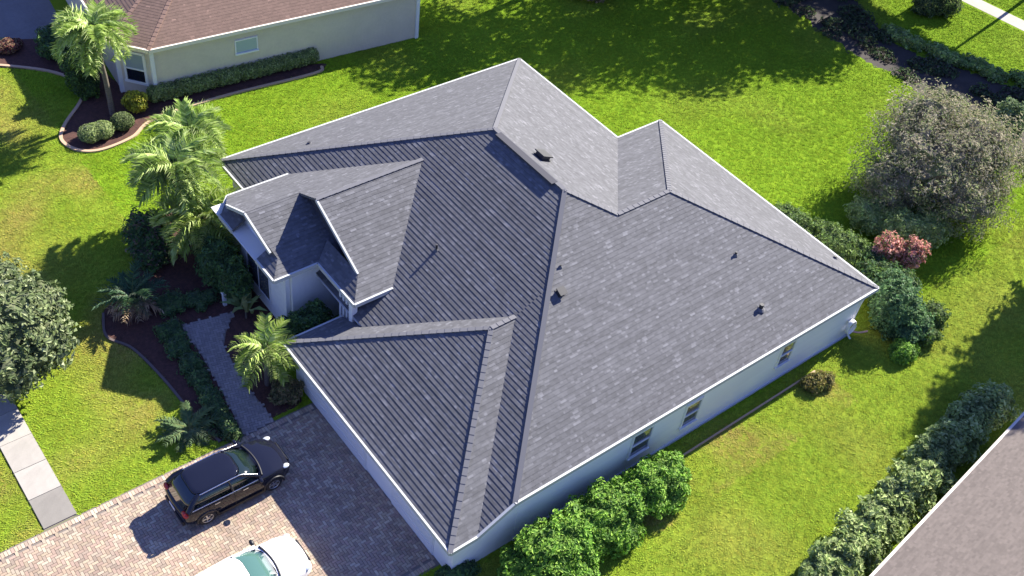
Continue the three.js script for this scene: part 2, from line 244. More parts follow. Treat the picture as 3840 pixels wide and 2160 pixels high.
// ------------------------------------------------------------------ the grey roofed house
const house = thing('house', 'large house under a grey shingle hip roof with pale walls, in the centre', 'house');
{
  const E = 3.02, EG = 2.28, mats = [M.roof, M.roofB, M.roofC];
  const A = [0, E, -21.84], B = [17.2, E, -21.84], C = [17.2, E, -13.99], D = [20.1, E, -13.99], F = [20.1, E, 0], C0 = [0, E, 0];
  const R1 = [8.6, 7.2, -13.24], R2 = [8.6, 7.2, -8.6], V1 = [10.2, 6.42, -7], R3 = [13.1, 6.42, -7];
  const P1 = [-2.68, EG, 0], P2 = [-2.68, EG, -11.31], G1 = [2.98, 5.03, -5.66], G2 = [4.12, 5.03, -5.66], VR = [-1.54, EG, 0], GH = [5.66, 5.772, -5.66], GL = [0, 3.02, -9.79];
  slope(house, [A, B, R1], mats, { label: 'left roof slope facing the tan house' });
  slope(house, [B, C, V1, R2, R1], mats, { label: 'back roof slope in full sun' });
  slope(house, [C, D, R3, V1], mats, { label: 'left slope of the rear wing' });
  slope(house, [D, F, R3], mats, { label: 'back slope of the rear wing' });
  slope(house, [C0, R2, V1, R3, F], mats, { label: 'long right roof slope with speckled shingles' });
  slope(house, [A, R1, R2, GH, G2, GL], mats, { step: 0.014, label: 'shaded front roof slope striped by its shingle rows' });
  slope(house, [GH, C0, VR, G2], mats, { step: 0.014, label: 'narrow striped front slope right of the garage roof' });
  slope(house, [P1, P2, G1], mats, { step: 0.014, label: 'striped front slope of the garage roof' });
  slope(house, [P1, VR, G2, G1], mats, { label: 'right strip of the garage roof' });
  slope(house, [P2, G1, G2, GL, [0, EG, -11.31]], mats, { label: 'left strip of the garage roof' });
  for (const [a, b] of [[A, R1], [B, R1], [R1, R2], [R2, C0], [R2, V1], [V1, R3], [R3, D], [R3, F], [P1, G1], [P2, G1], [G1, G2]]) cap(house, a, b);
  for (const [a, b] of [[A, B], [B, C], [C, D], [D, F], [C0, F], [[0, E, -18.5], A], [P1, P2], [P1, VR], [P2, [0, EG, -11.31]], [VR, C0]]) fascia(house, a, b);
  // entry roofs: a wide dutch gable with a lower clipped one in front
  const Y = 3.85, zr = -10.3, zl = -18.55, zm = (zr + zl) / 2, yr = Y + pitch * (zl - zr) / -2, ax = (yr - E) / pitch, px = 0.72, hx = (Y - E) / pitch;
  const yk = 4.33, zk = zr - (yk - Y) / pitch, xk = 0.72; // top of the skirt
  const AP = [ax, yr, zm], PK = [px, yr, zm];
  slope(house, [[hx, Y, zr], AP, PK, [xk, yk, zk], [-0.06, Y, zr]], mats, { label: 'right slope of the wide entry gable roof' });
  slope(house, [[-0.06, Y, zr], [xk, yk, zk], [xk, yk, -13.6], [-0.06, Y, -13.05]], mats, { step: 0.014, label: 'small striped skirt roof below the entry gable' });
  slope(house, [[hx, Y, zl], AP, PK, [px, Y + 1.35, -15.79], [-1.72, Y + 1.35, -15.79], [-1.72, Y + 0.49, -17.55], [-1.2, Y, zl]].map(p => p), mats, { label: 'left slope shared by both entry gables' });
  slope(house, [[px + 0.5, Y, -13.05], [px + 0.5, Y + 1.347, -15.82], [-1.78, Y + 1.347, -15.82], [-1.45, 4.2, -13.77], [-2.03, Y, -13.05]], mats, { label: 'right slope of the front entry gable roof' });
  slope(house, [[-2.03, Y, -13.05], [-1.45, 4.2, -13.77], [-1.45, 4.2, -14.5], [-2.03, Y, -14.5]], mats, { label: 'right cornice return roof' });
  slope(house, [[-2.03, Y, -16.5], [-1.45, 4.2, -16.5], [-1.45, 4.2, -17.7], [-2.03, Y, -17.6]], mats, { label: 'left cornice return roof' });
  for (const [a, b] of [[AP, PK]]) cap(house, a, b);
  for (const [a, b] of [[[hx, Y, zr], [-0.06, Y, zr]], [[-0.06, Y, zr], [-0.06, Y, -13.05]], [[-0.06, Y, -13.05], [-2.03, Y, -13.05]], [[-2.03, Y, -13.05], [-2.03, Y, -14.5]], [[-2.03, Y, -16.5], [-2.03, Y, -17.6]], [[-2.03, Y, -17.6], [-1.2, Y, zl]], [[-1.2, Y, zl], [hx, Y, zl]]]) fascia(house, a, b);
  const rake = (a, b) => part(house, 'rake_board', beam(a, b, 0.08, 0.15, -0.02), M.trim);
  rake(PK, [xk - 0.02, yk + 0.02, zk]); rake([-1.75, Y + 1.35, -15.8], [-1.6, 4.35, -14.08]); rake([-1.75, Y + 1.35, -15.8], [-1.72, Y + 0.5, -17.5]);
  // gable walls
  const gable = (x, pts, mat, d, label) => { const sh = new THREE.Shape(pts.map(([z, y]) => new THREE.Vector2(z, y))); const g = new THREE.ExtrudeGeometry(sh, { depth: d, bevelEnabled: false }); g.rotateY(-Math.PI / 2); g.translate(x + d, 0, 0); return part(house, 'gable_wall', g, mat, label); };
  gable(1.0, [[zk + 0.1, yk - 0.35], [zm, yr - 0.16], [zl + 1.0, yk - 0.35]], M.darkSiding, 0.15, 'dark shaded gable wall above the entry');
  gable(-1.32, [[-13.5, 0], [-13.5, 4.0], [-15.8, Y + 1.2], [-18.1, 4.0], [-18.1, 0]], M.stucco, 0.2, 'pale front wall of the entry bay');
  // walls
  const wall = (x0, x1, z0, z1, y1, mat = M.stucco, label, y0 = 0) => part(house, 'wall', box(x1 - x0, y1 - y0, z1 - z0, (x0 + x1) / 2, (y0 + y1) / 2, (z0 + z1) / 2), mat, label);
  wall(0.45, 19.75, -0.49, -0.24, E - 0.06, M.stucco, 'long right side wall');
  wall(0.45, 16.8, -21.55, -21.3, E - 0.06); wall(19.5, 19.75, -13.65, -0.49, E - 0.06); wall(16.8, 19.75, -13.9, -13.65, E - 0.06); wall(16.55, 16.8, -21.3, -13.9, E - 0.06);
  wall(0.45, 0.7, -21.3, -13.5, E - 0.05); wall(-2.3, 0.45, -0.48, -0.25, EG - 0.05); wall(-2.3, 0.45, -11.05, -10.85, EG - 0.05); wall(-1.1, 0.45, -18.3, -18.05, Y - 0.1); wall(-1.1, 0.45, -13.6, -13.35, Y - 0.1); wall(1.9, 2.1, -13.6, -10.6, Y - 0.1, M.stucco, 'back wall of the porch'); wall(0.45, 1.9, -13.6, -13.35, Y - 0.1); wall(0.46, 0.69, -18.0, -13.5, Y - 0.1, M.stucco, 'upper bay wall', E);
  { const w = wall(-2.3, -2.05, -10.85, -0.48, EG - 0.05, M.stucco, 'garage front wall'); // with two garage doors
    for (const [z0, wd] of [[-8.1, 4.6], [-2.7, 2.7]]) { const d = part(house, 'garage_door', box(0.04, 2.02, wd, -2.315, 1.02, z0), M.white); const np = 4; for (let r = 0; r < np; r++) part(d, 'door_panel', box(0.03, 0.44, wd - 0.16, -2.34, 0.3 + r * 0.5, z0), M.white); } }
  part(house, 'soffit', mergeGeometries([box(20.0, 0.04, 0.5, 10.05, E - 0.12, -0.27), box(0.5, 0.04, 21.3, 0.25, E - 0.12, -11), box(0.5, 0.04, 11, -2.4, EG - 0.1, -5.65), box(2.1, 0.04, 5.1, -1.0, Y - 0.12, -15.8), box(0.6, 0.04, 3.0, 0.25, Y - 0.12, -11.9)]), M.soffit);
  part(house, 'footing', box(19.3, 0.14, 0.05, 10.1, 0.07, -0.215), std(0.5, 0.52, 0.56));
  const sideGlass = new THREE.MeshPhysicalMaterial({ roughness: 0.12, clearcoat: 1 }); sideGlass.color.setRGB(0.10, 0.105, 0.13);
  // windows of the right wall
  for (const [x, y, w, h] of [[14.82, 1.72, 0.75, 1.25], [9.25, 1.5, 0.8, 1.3], [6.47, 1.62, 0.95, 1.35]]) {
    const f = part(house, 'window', mergeGeometries([box(w + 0.14, 0.08, 0.08, x, y + h / 2 + 0.04, -0.21), box(w + 0.2, 0.08, 0.14, x, y - h / 2 - 0.04, -0.19), box(0.07, h, 0.08, x - w / 2 - 0.035, y, -0.21), box(0.07, h, 0.08, x + w / 2 + 0.035, y, -0.21), box(w, 0.05, 0.06, x, y, -0.2)]), M.white);
    for (const k of [-1, 1]) part(f, 'pane', box(w, h / 2 - 0.03, 0.02, x, y + k * (h / 4 + 0.01), -0.225), sideGlass);
  }
  { // arched bay window, entry door with side slats
    const f = part(house, 'window', mergeGeometries([box(0.06, 0.07, 2.0, -1.35, 0.75, -15.8), box(0.06, 0.07, 2.0, -1.35, 2.9, -15.8), box(0.06, 2.1, 0.07, -1.35, 1.83, -14.83), box(0.06, 2.1, 0.07, -1.35, 1.83, -16.77), box(0.05, 2.1, 0.05, -1.35, 1.83, -15.8)]), M.white);
    for (const z of [-15.31, -16.29]) part(f, 'pane', box(0.03, 2.06, 0.9, -1.345, 1.83, z), sideGlass);
    const d = part(house, 'entry_door', box(0.07, 2.4, 1.0, 1.86, 1.25, -12.4), M.white); part(d, 'handle', box(0.08, 0.12, 0.04, 1.81, 1.05, -12.05), M.chrome);
    for (let k = 0; k < 4; k++) part(house, 'wall_slat', box(0.06, 3.6, 0.13, 0.12, 1.85, -10.9 - k * 0.24), M.white);
    part(house, 'wall', box(0.24, 3.6, 0.24, -0.02 + 0.1, 1.8, -10.62), M.stucco, 'corner post of the entry');
  }
  part(house, 'downspout', tube([[19.55, 2.8, -0.1], [19.55, 2.5, -0.17], [19.55, 0.3, -0.17], [19.55, 0.12, 0.05]], 0.05, 16), M.white);
  // roof vents and pipes
  part(house, 'ridge_vent', box(0.3, 0.07, 3.75, 8.5, 7.21, -11.0), M.darkSiding, 'dark vent running along the main ridge');
  const onR = (x, z) => 3.02 - pitch * z, pipe = (x, y, z, h, r, label) => { const p = part(house, 'vent_pipe', new THREE.CylinderGeometry(r, r, h, 12).translate(x, y + h / 2 - 0.03, z), M.vent, label); part(p, 'flashing', new THREE.CylinderGeometry(r * 1.35, r * 2.3, 0.1, 12).translate(x, y + 0.03, z), M.cap); };
  pipe(3.77, 4.85, -10.35, 0.36, 0.05, 'thin pipe casting a long shadow down the front slope');
  pipe(6.55, onR(0, -6.13), -6.13, 0.16, 0.04); pipe(14.25, onR(0, -3.72), -3.72, 0.22, 0.05); pipe(13.85, onR(0, -1.53), -1.53, 0.3, 0.09); pipe(19.64, 3.25, -2.2, 0.16, 0.06); pipe(3.44, 4.04, -19.74, 0.14, 0.06);
  const vbox = (x, y, z, w, h, rz, rx, label) => { const g = mergeGeometries([box(w, h * 0.6, w, 0, h * 0.3, 0), box(w * 1.3, 0.05, w * 1.3, 0, h * 0.62, 0), box(w * 1.25, 0.02, w * 1.25, 0, 0.025, 0)]); g.rotateZ(rz).rotateX(rx).translate(x, y, z); part(house, 'roof_vent', g, M.vent, label); };
  vbox(9.5, 6.78, -11.1, 0.46, 0.32, -Math.atan(pitch), 0, 'black square vent on the back slope'); vbox(5.93, onR(0, -5.33), -5.33, 0.26, 0.34, 0, Math.atan(pitch), 'small black vent beside the front hip');
}
{ // hose coil hung at the far end of the side wall
  const h = thing('garden_hose', 'white garden hose coil with a pinkish end at the far end of the side wall', 'hose', [19.25, 0.55, -0.02]);
  const pts = []; for (let i = 0; i <= 60; i++) { const a = i / 60 * Math.PI * 6; pts.push([Math.cos(a) * (0.26 + 0.01 * Math.sin(i)), 0.45 + Math.sin(a) * 0.36, (i / 60 - 0.5) * 0.16]); }
  part(h, 'coil', tube(pts, 0.035, 140, 6), M.white); part(h, 'hose_end', tube([[0.2, 0.1, 0.05], [0.5, 0.04, 0.25], [0.8, 0.14, 0.45]], 0.04, 10), std(0.55, 0.3, 0.26, 0.6));
  part(h, 'holder', box(0.3, 0.1, 0.16, 0, 0.72, -0.1), M.white);
}
// ------------------------------------------------------------------ the tan neighbour with brown roof
{
  const t = thing('neighbour_house', 'tan house with a brown shingle roof and white trimmed corner window, at the top', 'house', [1.1, 0, -31.25], Math.atan2(1.25, 12.8) * -1 + 0.0);
  t.rotation.y = -0.0925; const E = 3.1, mats = [M.brownRoof];
  const R1 = [6.2, 6.3, -7.2], R2 = [9.6, 6.3, -7.2];
  slope(t, [[-0.1, E, 0], [15.6, E, 0], R2, R1], mats, { step: 0.006, label: 'long brown roof slope' });
  slope(t, [[-0.1, E, 0], R1, [-1.6, E, -1.5]], mats, { step: 0.006, label: 'narrow brown slope above the corner window' });
  slope(t, [[-1.6, E, -1.5], R1, [-1.6, E, -12.9]], mats, { step: 0.012 });
  slope(t, [[-1.6, E, -12.9], R1, R2, [15.6, E, -14.4]], mats, { rows: false }); slope(t, [[15.6, E, 0], R2, [15.6, E, -14.4]], mats, { rows: false });
  const wc = std(0.2, 0.125, 0.095, 0.9); for (const [a, b] of [[[-0.1, E, 0], R1], [[-1.6, E, -1.5], R1], [[15.6, E, 0], R2], [R1, R2]]) cap(t, a, b, wc, 0.2);
  const cream = std(0.72, 0.66, 0.55, 0.6); for (const [a, b] of [[[-0.1, E, 0], [15.6, E, 0]], [[-0.1, E, 0], [-1.6, E, -1.5]], [[-1.6, E, -1.5], [-1.6, E, -12.9]], [[15.6, E, 0], [15.6, E, -14.4]]]) fascia(t, a, b, cream, 0.2);
  const wall = poly => { const sh = new THREE.Shape(poly.map(([x, z]) => new THREE.Vector2(x, -z))); const g = new THREE.ExtrudeGeometry(sh, { depth: E - 0.05, bevelEnabled: false }); g.rotateX(-Math.PI / 2); return g; };
  part(t, 'wall', wall([[0.05, -0.22], [15.3, -0.22], [15.3, -14], [-1.3, -14], [-1.3, -1.55]]), M.nbWall);
  // white corner boards
  for (const [x, z] of [[0.06, -0.22], [-1.3, -1.55], [15.3, -0.22]]) part(t, 'corner_board', box(0.2, E - 0.08, 0.2, x, (E - 0.08) / 2, z), M.white);
  { // corner window on the angled wall
    const a = Math.atan2(1.33, 1.35), cx = -0.62, cz = -0.885, g = new THREE.Group();
    const place = geo => geo.rotateY(Math.PI * 0.75).translate(cx - 0.03, 0, cz + 0.03);
    const f = part(t, 'window', mergeGeometries([place(box(0.12, 1.75, 0.09, -0.55, 1.75, 0)), place(box(0.12, 1.75, 0.09, 0.55, 1.75, 0)), place(box(1.22, 0.12, 0.09, 0, 2.62, 0)), place(box(1.3, 0.14, 0.14, 0, 0.86, 0)), place(box(1.0, 0.08, 0.08, 0, 1.65, 0))]), M.white);
    const blind = new THREE.MeshPhysicalMaterial({ roughness: 0.1, clearcoat: 1 }); blind.color.setRGB(0.3, 0.36, 0.4);
    part(f, 'pane', place(box(1.0, 0.88, 0.03, 0, 2.13, 0)), blind, 'upper pane with a pale blind'); part(f, 'pane', place(box(1.0, 0.66, 0.03, 0, 1.27, 0)), M.pane, 'dark lower pane');
  }
  { const x = 5.05, f = part(t, 'window', mergeGeometries([box(1.25, 0.07, 0.07, x, 2.42, -0.19), box(1.3, 0.09, 0.12, x, 1.62, -0.17), box(0.07, 0.76, 0.07, x - 0.6, 2.02, -0.19), box(0.07, 0.76, 0.07, x + 0.6, 2.02, -0.19)]), M.white); part(f, 'pane', box(1.13, 0.74, 0.03, x, 2.02, -0.2), std(0.35, 0.44, 0.46, 0.12)); }
  const vp = part(t, 'vent_pipe', new THREE.CylinderGeometry(0.06, 0.06, 0.3, 10).translate(9.2, 5.0, -3.7), M.vent); 
}
// ------------------------------------------------------------------ the lower right neighbour
{
  const t = thing('neighbour_house', 'house with a flat looking brown grey roof and white eave, lower right corner', 'house', [8.8, 0, 8.95], 0.1057);
  const E = 2.75, mats = [M.tanRoof], wt = std(0.55, 0.5, 0.43, 0.8);
  slope(t, [[-6, E, 0], [11.4, E, 0], [5.4, E + 2.6, 7], [-1, E + 2.6, 7]], mats, { step: 0.008, label: 'brown grey roof slope' });
  slope(t, [[11.4, E, 0], [5.4, E + 2.6, 7], [11.4, E, 14]], mats, { step: 0.008 }); slope(t, [[-6, E, 0], [-1, E + 2.6, 7], [-6, E, 14]], mats, { rows: false }); slope(t, [[-6, E, 14], [-1, E + 2.6, 7], [5.4, E + 2.6, 7], [11.4, E, 14]], mats, { rows: false });
  fascia(t, [-6, E, 0], [11.4, E, 0], wt, 0.2); fascia(t, [11.4, E, 0], [11.4, E, 14], wt, 0.2);
  part(t, 'wall', box(16.6, E - 0.06, 13.2, 2.7, (E - 0.06) / 2, 7), M.nbWall);
}
// ------------------------------------------------------------------ cars (front towards +x)
function loft(rings) { // closed rings of equal length, smooth, ends capped
  const pos = [], idx = [], n = rings[0].length; rings.forEach(r => r.forEach(p => pos.push(...p)));
  for (let i = 0; i < rings.length - 1; i++) for (let k = 0; k < n; k++) { const a = i * n + k, b = i * n + (k + 1) % n; idx.push(a, a + n, b, b, a + n, b + n); }
  for (const [i, f] of [[0, 1], [rings.length - 1, -1]]) { const c = rings[i].reduce((s, p) => [s[0] + p[0] / n, s[1] + p[1] / n, s[2] + p[2] / n], [0, 0, 0]), o = pos.length / 3; pos.push(...c); for (let k = 0; k < n; k++) { const a = i * n + k, b = i * n + (k + 1) % n; f > 0 ? idx.push(o, a, b) : idx.push(o, b, a); } }
  const g = new THREE.BufferGeometry(); g.setAttribute('position', new THREE.Float32BufferAttribute(pos, 3)); g.setIndex(idx); g.computeVertexNormals(); return g;
}
function car(name, label, pos, paint, glass, s) {
  const t = thing(name, label, 'car', pos), L = s.L / 2, W = s.W / 2;
  // body stations: x, half width, bottom, shoulder, top centre
  const st = [[-L, 0.80, 0.42, 0.80, 0.84], [-L + 0.06, 0.90, 0.30, 0.92, 0.96], [-L + 0.28, 0.97, 0.24, s.belt - 0.02, s.belt], [-L + 0.8, 1, 0.21, s.belt, s.belt + 0.01], [-0.4, 1, 0.2, s.belt - 0.02, s.belt], [s.wx - 0.1, 1, 0.2, s.belt - 0.04, s.belt + 0.02], [s.wx + 0.25, 0.995, 0.21, s.belt - 0.08, s.belt + 0.0], [L - 0.75, 0.98, 0.22, s.hood + 0.02, s.hood + 0.09], [L - 0.36, 0.93, 0.24, s.hood - 0.06, s.hood + 0.02], [L - 0.14, 0.84, 0.26, s.hood - 0.16, s.hood - 0.08], [L - 0.02, 0.68, 0.32, s.hood - 0.30, s.hood - 0.22]];
  const ring = ([x, w, y0, yb, yt]) => { w *= W; const h = [[0, y0], [w * 0.82, y0], [w * 0.96, y0 + 0.12], [w, y0 + (yb - y0) * 0.45], [w * 0.985, y0 + (yb - y0) * 0.78], [w * 0.94, yb - 0.02], [w * 0.86, yb + (yt - yb) * 0.35], [w * 0.45, yb + (yt - yb) * 0.85], [0, yt]]; const bow = z => x - Math.sign(x) * 0.10 * (z / W) ** 2 * (Math.abs(x) > L - 0.5 ? 1 : 0); return [...h.map(([z, y]) => [bow(z), y, z]), ...h.slice(1, -1).reverse().map(([z, y]) => [bow(z), y, -z])]; };
  const body = part(t, 'body', loft(st.map(ring)), paint);
  // cabin: rounded rectangles stacked upward
  const rr = (xb, xf, w, y, bow = 0.12) => { const o = []; const N = 40; for (let k = 0; k < N; k++) { const a = (k + 0.5) / N * 2 * Math.PI, c = Math.cos(a), q = Math.sin(a), e = 0.36; const X = Math.sign(c) * Math.abs(c) ** e, Z = Math.sign(q) * Math.abs(q) ** e; o.push([(xb + xf) / 2 + X * (xf - xb) / 2 - (X > 0 ? bow * Z * Z * X : 0), y, Z * w]); } return o; };
  const lv = [[s.rx, s.wx, 0.90, s.belt - 0.03], [s.rx + 0.12 * s.rake, s.wx - s.ws * 0.47, 0.82, s.belt + (s.H - s.belt) * 0.45], [s.rx + 0.3 * s.rake, s.wx - s.ws, 0.69, s.H - 0.10]];
  part(t, 'window_glass', loft(lv.map(([a, b, w, y]) => rr(a, b, w * W, y)).reverse()), glass);
  const a2 = s.rx + 0.3 * s.rake, b2 = s.wx - s.ws; 
  part(t, 'roof', loft([[a2 - 0.03, b2 + 0.03, 0.705, s.H - 0.115], [a2 + 0.01, b2 - 0.02, 0.68, s.H - 0.055], [a2 + 0.14, b2 - 0.13, 0.59, s.H - 0.012], [a2 + 0.5, b2 - 0.5, 0.36, s.H + 0.012]].map(([a, b, w, y]) => rr(a, b, w * W, y)).reverse()), s.roof ?? paint);
  for (const z of [-1, 1]) { // pillars, rails, mirrors, handles
    const P = (k, f) => { const [a, b, w, y] = lv[k]; return [f > 0 ? b - 0.2 : a + 0.16, y, z * w * W * 0.95]; };
    part(t, 'windscreen_pillar', taper([P(0, 1), P(1, 1), P(2, 1)], [0.055, 0.05, 0.05]), s.pillar); part(t, 'rear_pillar', taper([P(0, -1), P(1, -1), P(2, -1)], [0.13, 0.11, 0.09]), s.pillar);
    const mid = k => { const [a, b, w, y] = lv[k]; return [-0.25 - 0.03 * k, y, z * w * W * 1.002]; }; part(t, 'centre_pillar', taper([mid(0), mid(1), mid(2)], [0.05, 0.045, 0.04]), M.black);
    part(t, 'window_trim', tube([[s.rx + 0.25, s.belt + 0.0, z * W * 0.93], [-0.4, s.belt - 0.01, z * W * 0.945], [s.wx - 0.25, s.belt - 0.03, z * W * 0.94]], 0.014, 12, 5), M.chrome);
    part(t, 'roof_trim', tube([[a2 + 0.05, s.H - 0.10, z * 0.70 * W], [0, s.H - 0.075, z * 0.705 * W], [b2 - 0.1, s.H - 0.10, z * 0.70 * W], [s.wx - 0.3, s.belt + 0.2, z * 0.84 * W]], 0.02, 24, 5), s.rails ? M.chrome : s.pillar);
    const mg = new THREE.SphereGeometry(0.12, 10, 8).scale(0.7, 0.75, 1.1).translate(s.wx - 0.28, s.belt + 0.06, z * (W + 0.08)); part(t, 'mirror', mg, s.mirror ?? paint);
    for (const x of [-0.9, 0.2]) part(t, 'door_handle', box(0.2, 0.03, 0.03, x, s.belt - 0.13, z * W * 0.99), s.trim ?? M.chrome);
    part(t, 'door_gap', mergeGeometries([-1.22, -0.22, 0.82].map(x => box(0.012, s.belt - 0.42, 0.01, x, (s.belt + 0.36) / 2 - 0.02, z * W * 0.998))), M.black);
    part(t, 'sill', box(1.9, 0.12, 0.05, 0, 0.27, z * W * 0.975), M.black);
    const hl = new THREE.SphereGeometry(0.12, 12, 8).scale(1.3, 0.5, 0.9).translate(L - 0.3, s.hood - 0.11, z * W * 0.78); part(t, 'headlight', hl, new THREE.MeshPhysicalMaterial({ color: 0xd8dde0, roughness: 0.08, metalness: 0.4, clearcoat: 1 }));
    const tl = new THREE.SphereGeometry(0.13, 10, 8).scale(0.8, 0.8, 1.5).translate(-L + 0.16, s.belt - 0.16, z * W * 0.77); part(t, 'taillight', tl, std(0.45, 0.03, 0.02, 0.2));
    for (const x of [-s.wb / 2, s.wb / 2]) {
      const w = part(t, 'wheel', new THREE.TorusGeometry(0.255, 0.095, 10, 28).scale(1, 1, 1.15).translate(x, 0.345, z * (W - 0.10)), M.tyre);
      const rim = [new THREE.CylinderGeometry(0.2, 0.2, 0.03, 24).rotateX(Math.PI / 2).translate(x, 0.345, z * (W - 0.06))]; const sp = [];
      for (let k = 0; k < 5; k++) sp.push(box(0.055, 0.21, 0.03, 0, 0.11, 0).rotateZ(k * Math.PI * 0.4 + 0.3).translate(x, 0.345, z * (W - 0.025)));
      sp.push(new THREE.TorusGeometry(0.205, 0.022, 6, 28).translate(x, 0.345, z * (W - 0.025)), new THREE.CylinderGeometry(0.05, 0.05, 0.04, 12).rotateX(Math.PI / 2).translate(x, 0.345, z * (W - 0.025)));
      part(w, 'brake_disc', rim[0], M.black); part(w, 'rim', mergeGeometries(sp), M.alloy);
      part(t, 'wheel_arch', new THREE.TorusGeometry(0.395, 0.045, 6, 24, Math.PI).translate(x, 0.345, z * (W - 0.015)), M.black); part(t, 'wheel_well', new THREE.CylinderGeometry(0.39, 0.39, 0.06, 24).rotateX(Math.PI / 2).translate(x, 0.345, z * (W - 0.14)), M.black);
    }
  }
  part(t, 'grille', box(0.06, 0.2, W * 1.0, L - 0.05, s.hood - 0.27, 0), M.black); part(t, 'bumper', box(0.16, 0.2, W * 1.5, -L + 0.1, 0.4, 0), M.black, 'rear bumper');
  part(t, 'number_plate', box(0.02, 0.13, 0.4, -L - 0.01, 0.72, 0), M.white, 'plain rear plate');
  { const c = []; for (let k = -5; k <= 5; k++) { const q = k / 5; c.push([s.wx + 0.0 - 0.13 * q * q, s.belt + 0.005, q * W * 0.84]); } part(t, 'cowl', tube(c, 0.04, 20, 6), M.black); }
  return t;
}
{
  const black = new THREE.MeshPhysicalMaterial({ roughness: 1, specularIntensity: 0.1, clearcoat: 1, clearcoatRoughness: 0.03, metalness: 0 }); black.color.setRGB(0.006, 0.007, 0.015);
  const white = new THREE.MeshPhysicalMaterial({ roughness: 0.35, clearcoat: 0.8, clearcoatRoughness: 0.1 }); white.color.setRGB(0.80, 0.80, 0.80);
  const g1 = new THREE.MeshPhysicalMaterial({ color: 0x16221f, roughness: 0.06, clearcoat: 1 }), g2 = new THREE.MeshPhysicalMaterial({ roughness: 0.08, clearcoat: 1 }); g2.color.setRGB(0.06, 0.13, 0.11);
  car('parked_car', 'black suv with silver roof trim parked beside the lawn edge', [-6.92, 0.03, -7.78], black, g1, { L: 4.4, W: 1.86, H: 1.62, belt: 1.08, hood: 0.96, wx: 1.05, ws: 0.78, rx: -2.08, rake: 1.7, wb: 2.64, pillar: black, rails: true });
  car('parked_car', 'white car cut off by the bottom edge of the picture', [-8.55, 0.03, -3.7], white, g2, { L: 4.75, W: 1.88, H: 1.56, belt: 0.98, hood: 0.90, wx: 1.2, ws: 1.0, rx: -2.0, rake: 1.6, wb: 2.8, pillar: white, trim: white, mirror: M.black });
}
// ------------------------------------------------------------------ plants
function leaves(seed, n, size, lobes, cols, { fill = 0.45, aspect = 0.5, lump = 0.22, freq = 1.6, up = 0.55, dark = 0.55, minY = 0.03, gap = -9, core = 0.8, lowCols = null, lowY = 0 } = {}) {
  const R = rng(seed), T = new Tris(), area = lobes.map(l => (l[3] * l[4] + l[4] * l[5] + l[3] * l[5])), tot = area.reduce((a, b) => a + b);
  const u0 = [0, 0], nv = V(0, 0, 0), a = V(0, 0, 0), b = V(0, 0, 0), p = V(0, 0, 0);
  for (let i = 0; i < n; i++) {
    let q = R() * tot, k = 0; while (k < lobes.length - 1 && (q -= area[k]) > 0) k++;
    const [x, y, z, rx, ry, rz] = lobes[k], h = R() * 2 - 1, th = R() * 2 * Math.PI, s = Math.sqrt(1 - h * h); nv.set(s * Math.cos(th), h, s * Math.sin(th));
    const cl = n3((x + nv.x * rx) * freq + seed, (y + nv.y * ry) * freq, (z + nv.z * rz) * freq), r = (1 - (1 - fill) * 0 - fill * R() * R()) * (1 + lump * cl);
    if (cl < gap) continue; p.set(x + nv.x * rx * r, y + nv.y * ry * r, z + nv.z * rz * r); if (p.y < minY) continue;
    nv.x += (R() - 0.5) * 1.5; nv.y += up + (R() - 0.5) * 1.5; nv.z += (R() - 0.5) * 1.5; nv.normalize();
    a.set(R() - 0.5, R() - 0.5, R() - 0.5).cross(nv).normalize(); b.copy(nv).cross(a);
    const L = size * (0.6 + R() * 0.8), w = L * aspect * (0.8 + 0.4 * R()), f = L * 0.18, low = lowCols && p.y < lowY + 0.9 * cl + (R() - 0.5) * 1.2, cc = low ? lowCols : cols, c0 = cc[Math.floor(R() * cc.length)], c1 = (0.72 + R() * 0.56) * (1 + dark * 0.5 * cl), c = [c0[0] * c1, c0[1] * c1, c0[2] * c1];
    const A = p.clone().addScaledVector(a, -L / 2), B = p.clone().addScaledVector(a, L / 2).addScaledVector(nv, -f), C = p.clone().addScaledVector(b, w / 2).addScaledVector(nv, f * 0.6), D = p.clone().addScaledVector(b, -w / 2).addScaledVector(nv, f * 0.6);
    T.tri(A, C, B, u0, u0, u0, c); T.tri(A, B, D, u0, u0, u0, c);
  }
  if (core) for (const [x, y, z, rx, ry, rz] of lobes) { // the dense leafy inside of each clump
    const sg = new THREE.IcosahedronGeometry(1, 3), q = sg.attributes.position; const w = i => { const d = V(q.getX(i), q.getY(i), q.getZ(i)), cl = n3((x + d.x * rx) * freq + seed, (y + d.y * ry) * freq, (z + d.z * rz) * freq), j = n3(d.x * 6 + x, d.y * 6 + seed, d.z * 6 + z), k = core * (1 + lump * cl + 0.09 * j); return V(x + d.x * rx * k, Math.max(0.01, y + d.y * ry * k), z + d.z * rz * k); };
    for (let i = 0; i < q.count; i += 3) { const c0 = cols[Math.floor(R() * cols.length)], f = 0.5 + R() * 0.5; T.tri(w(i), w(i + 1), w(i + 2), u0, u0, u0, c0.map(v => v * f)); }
  }
  return T.geo();
}
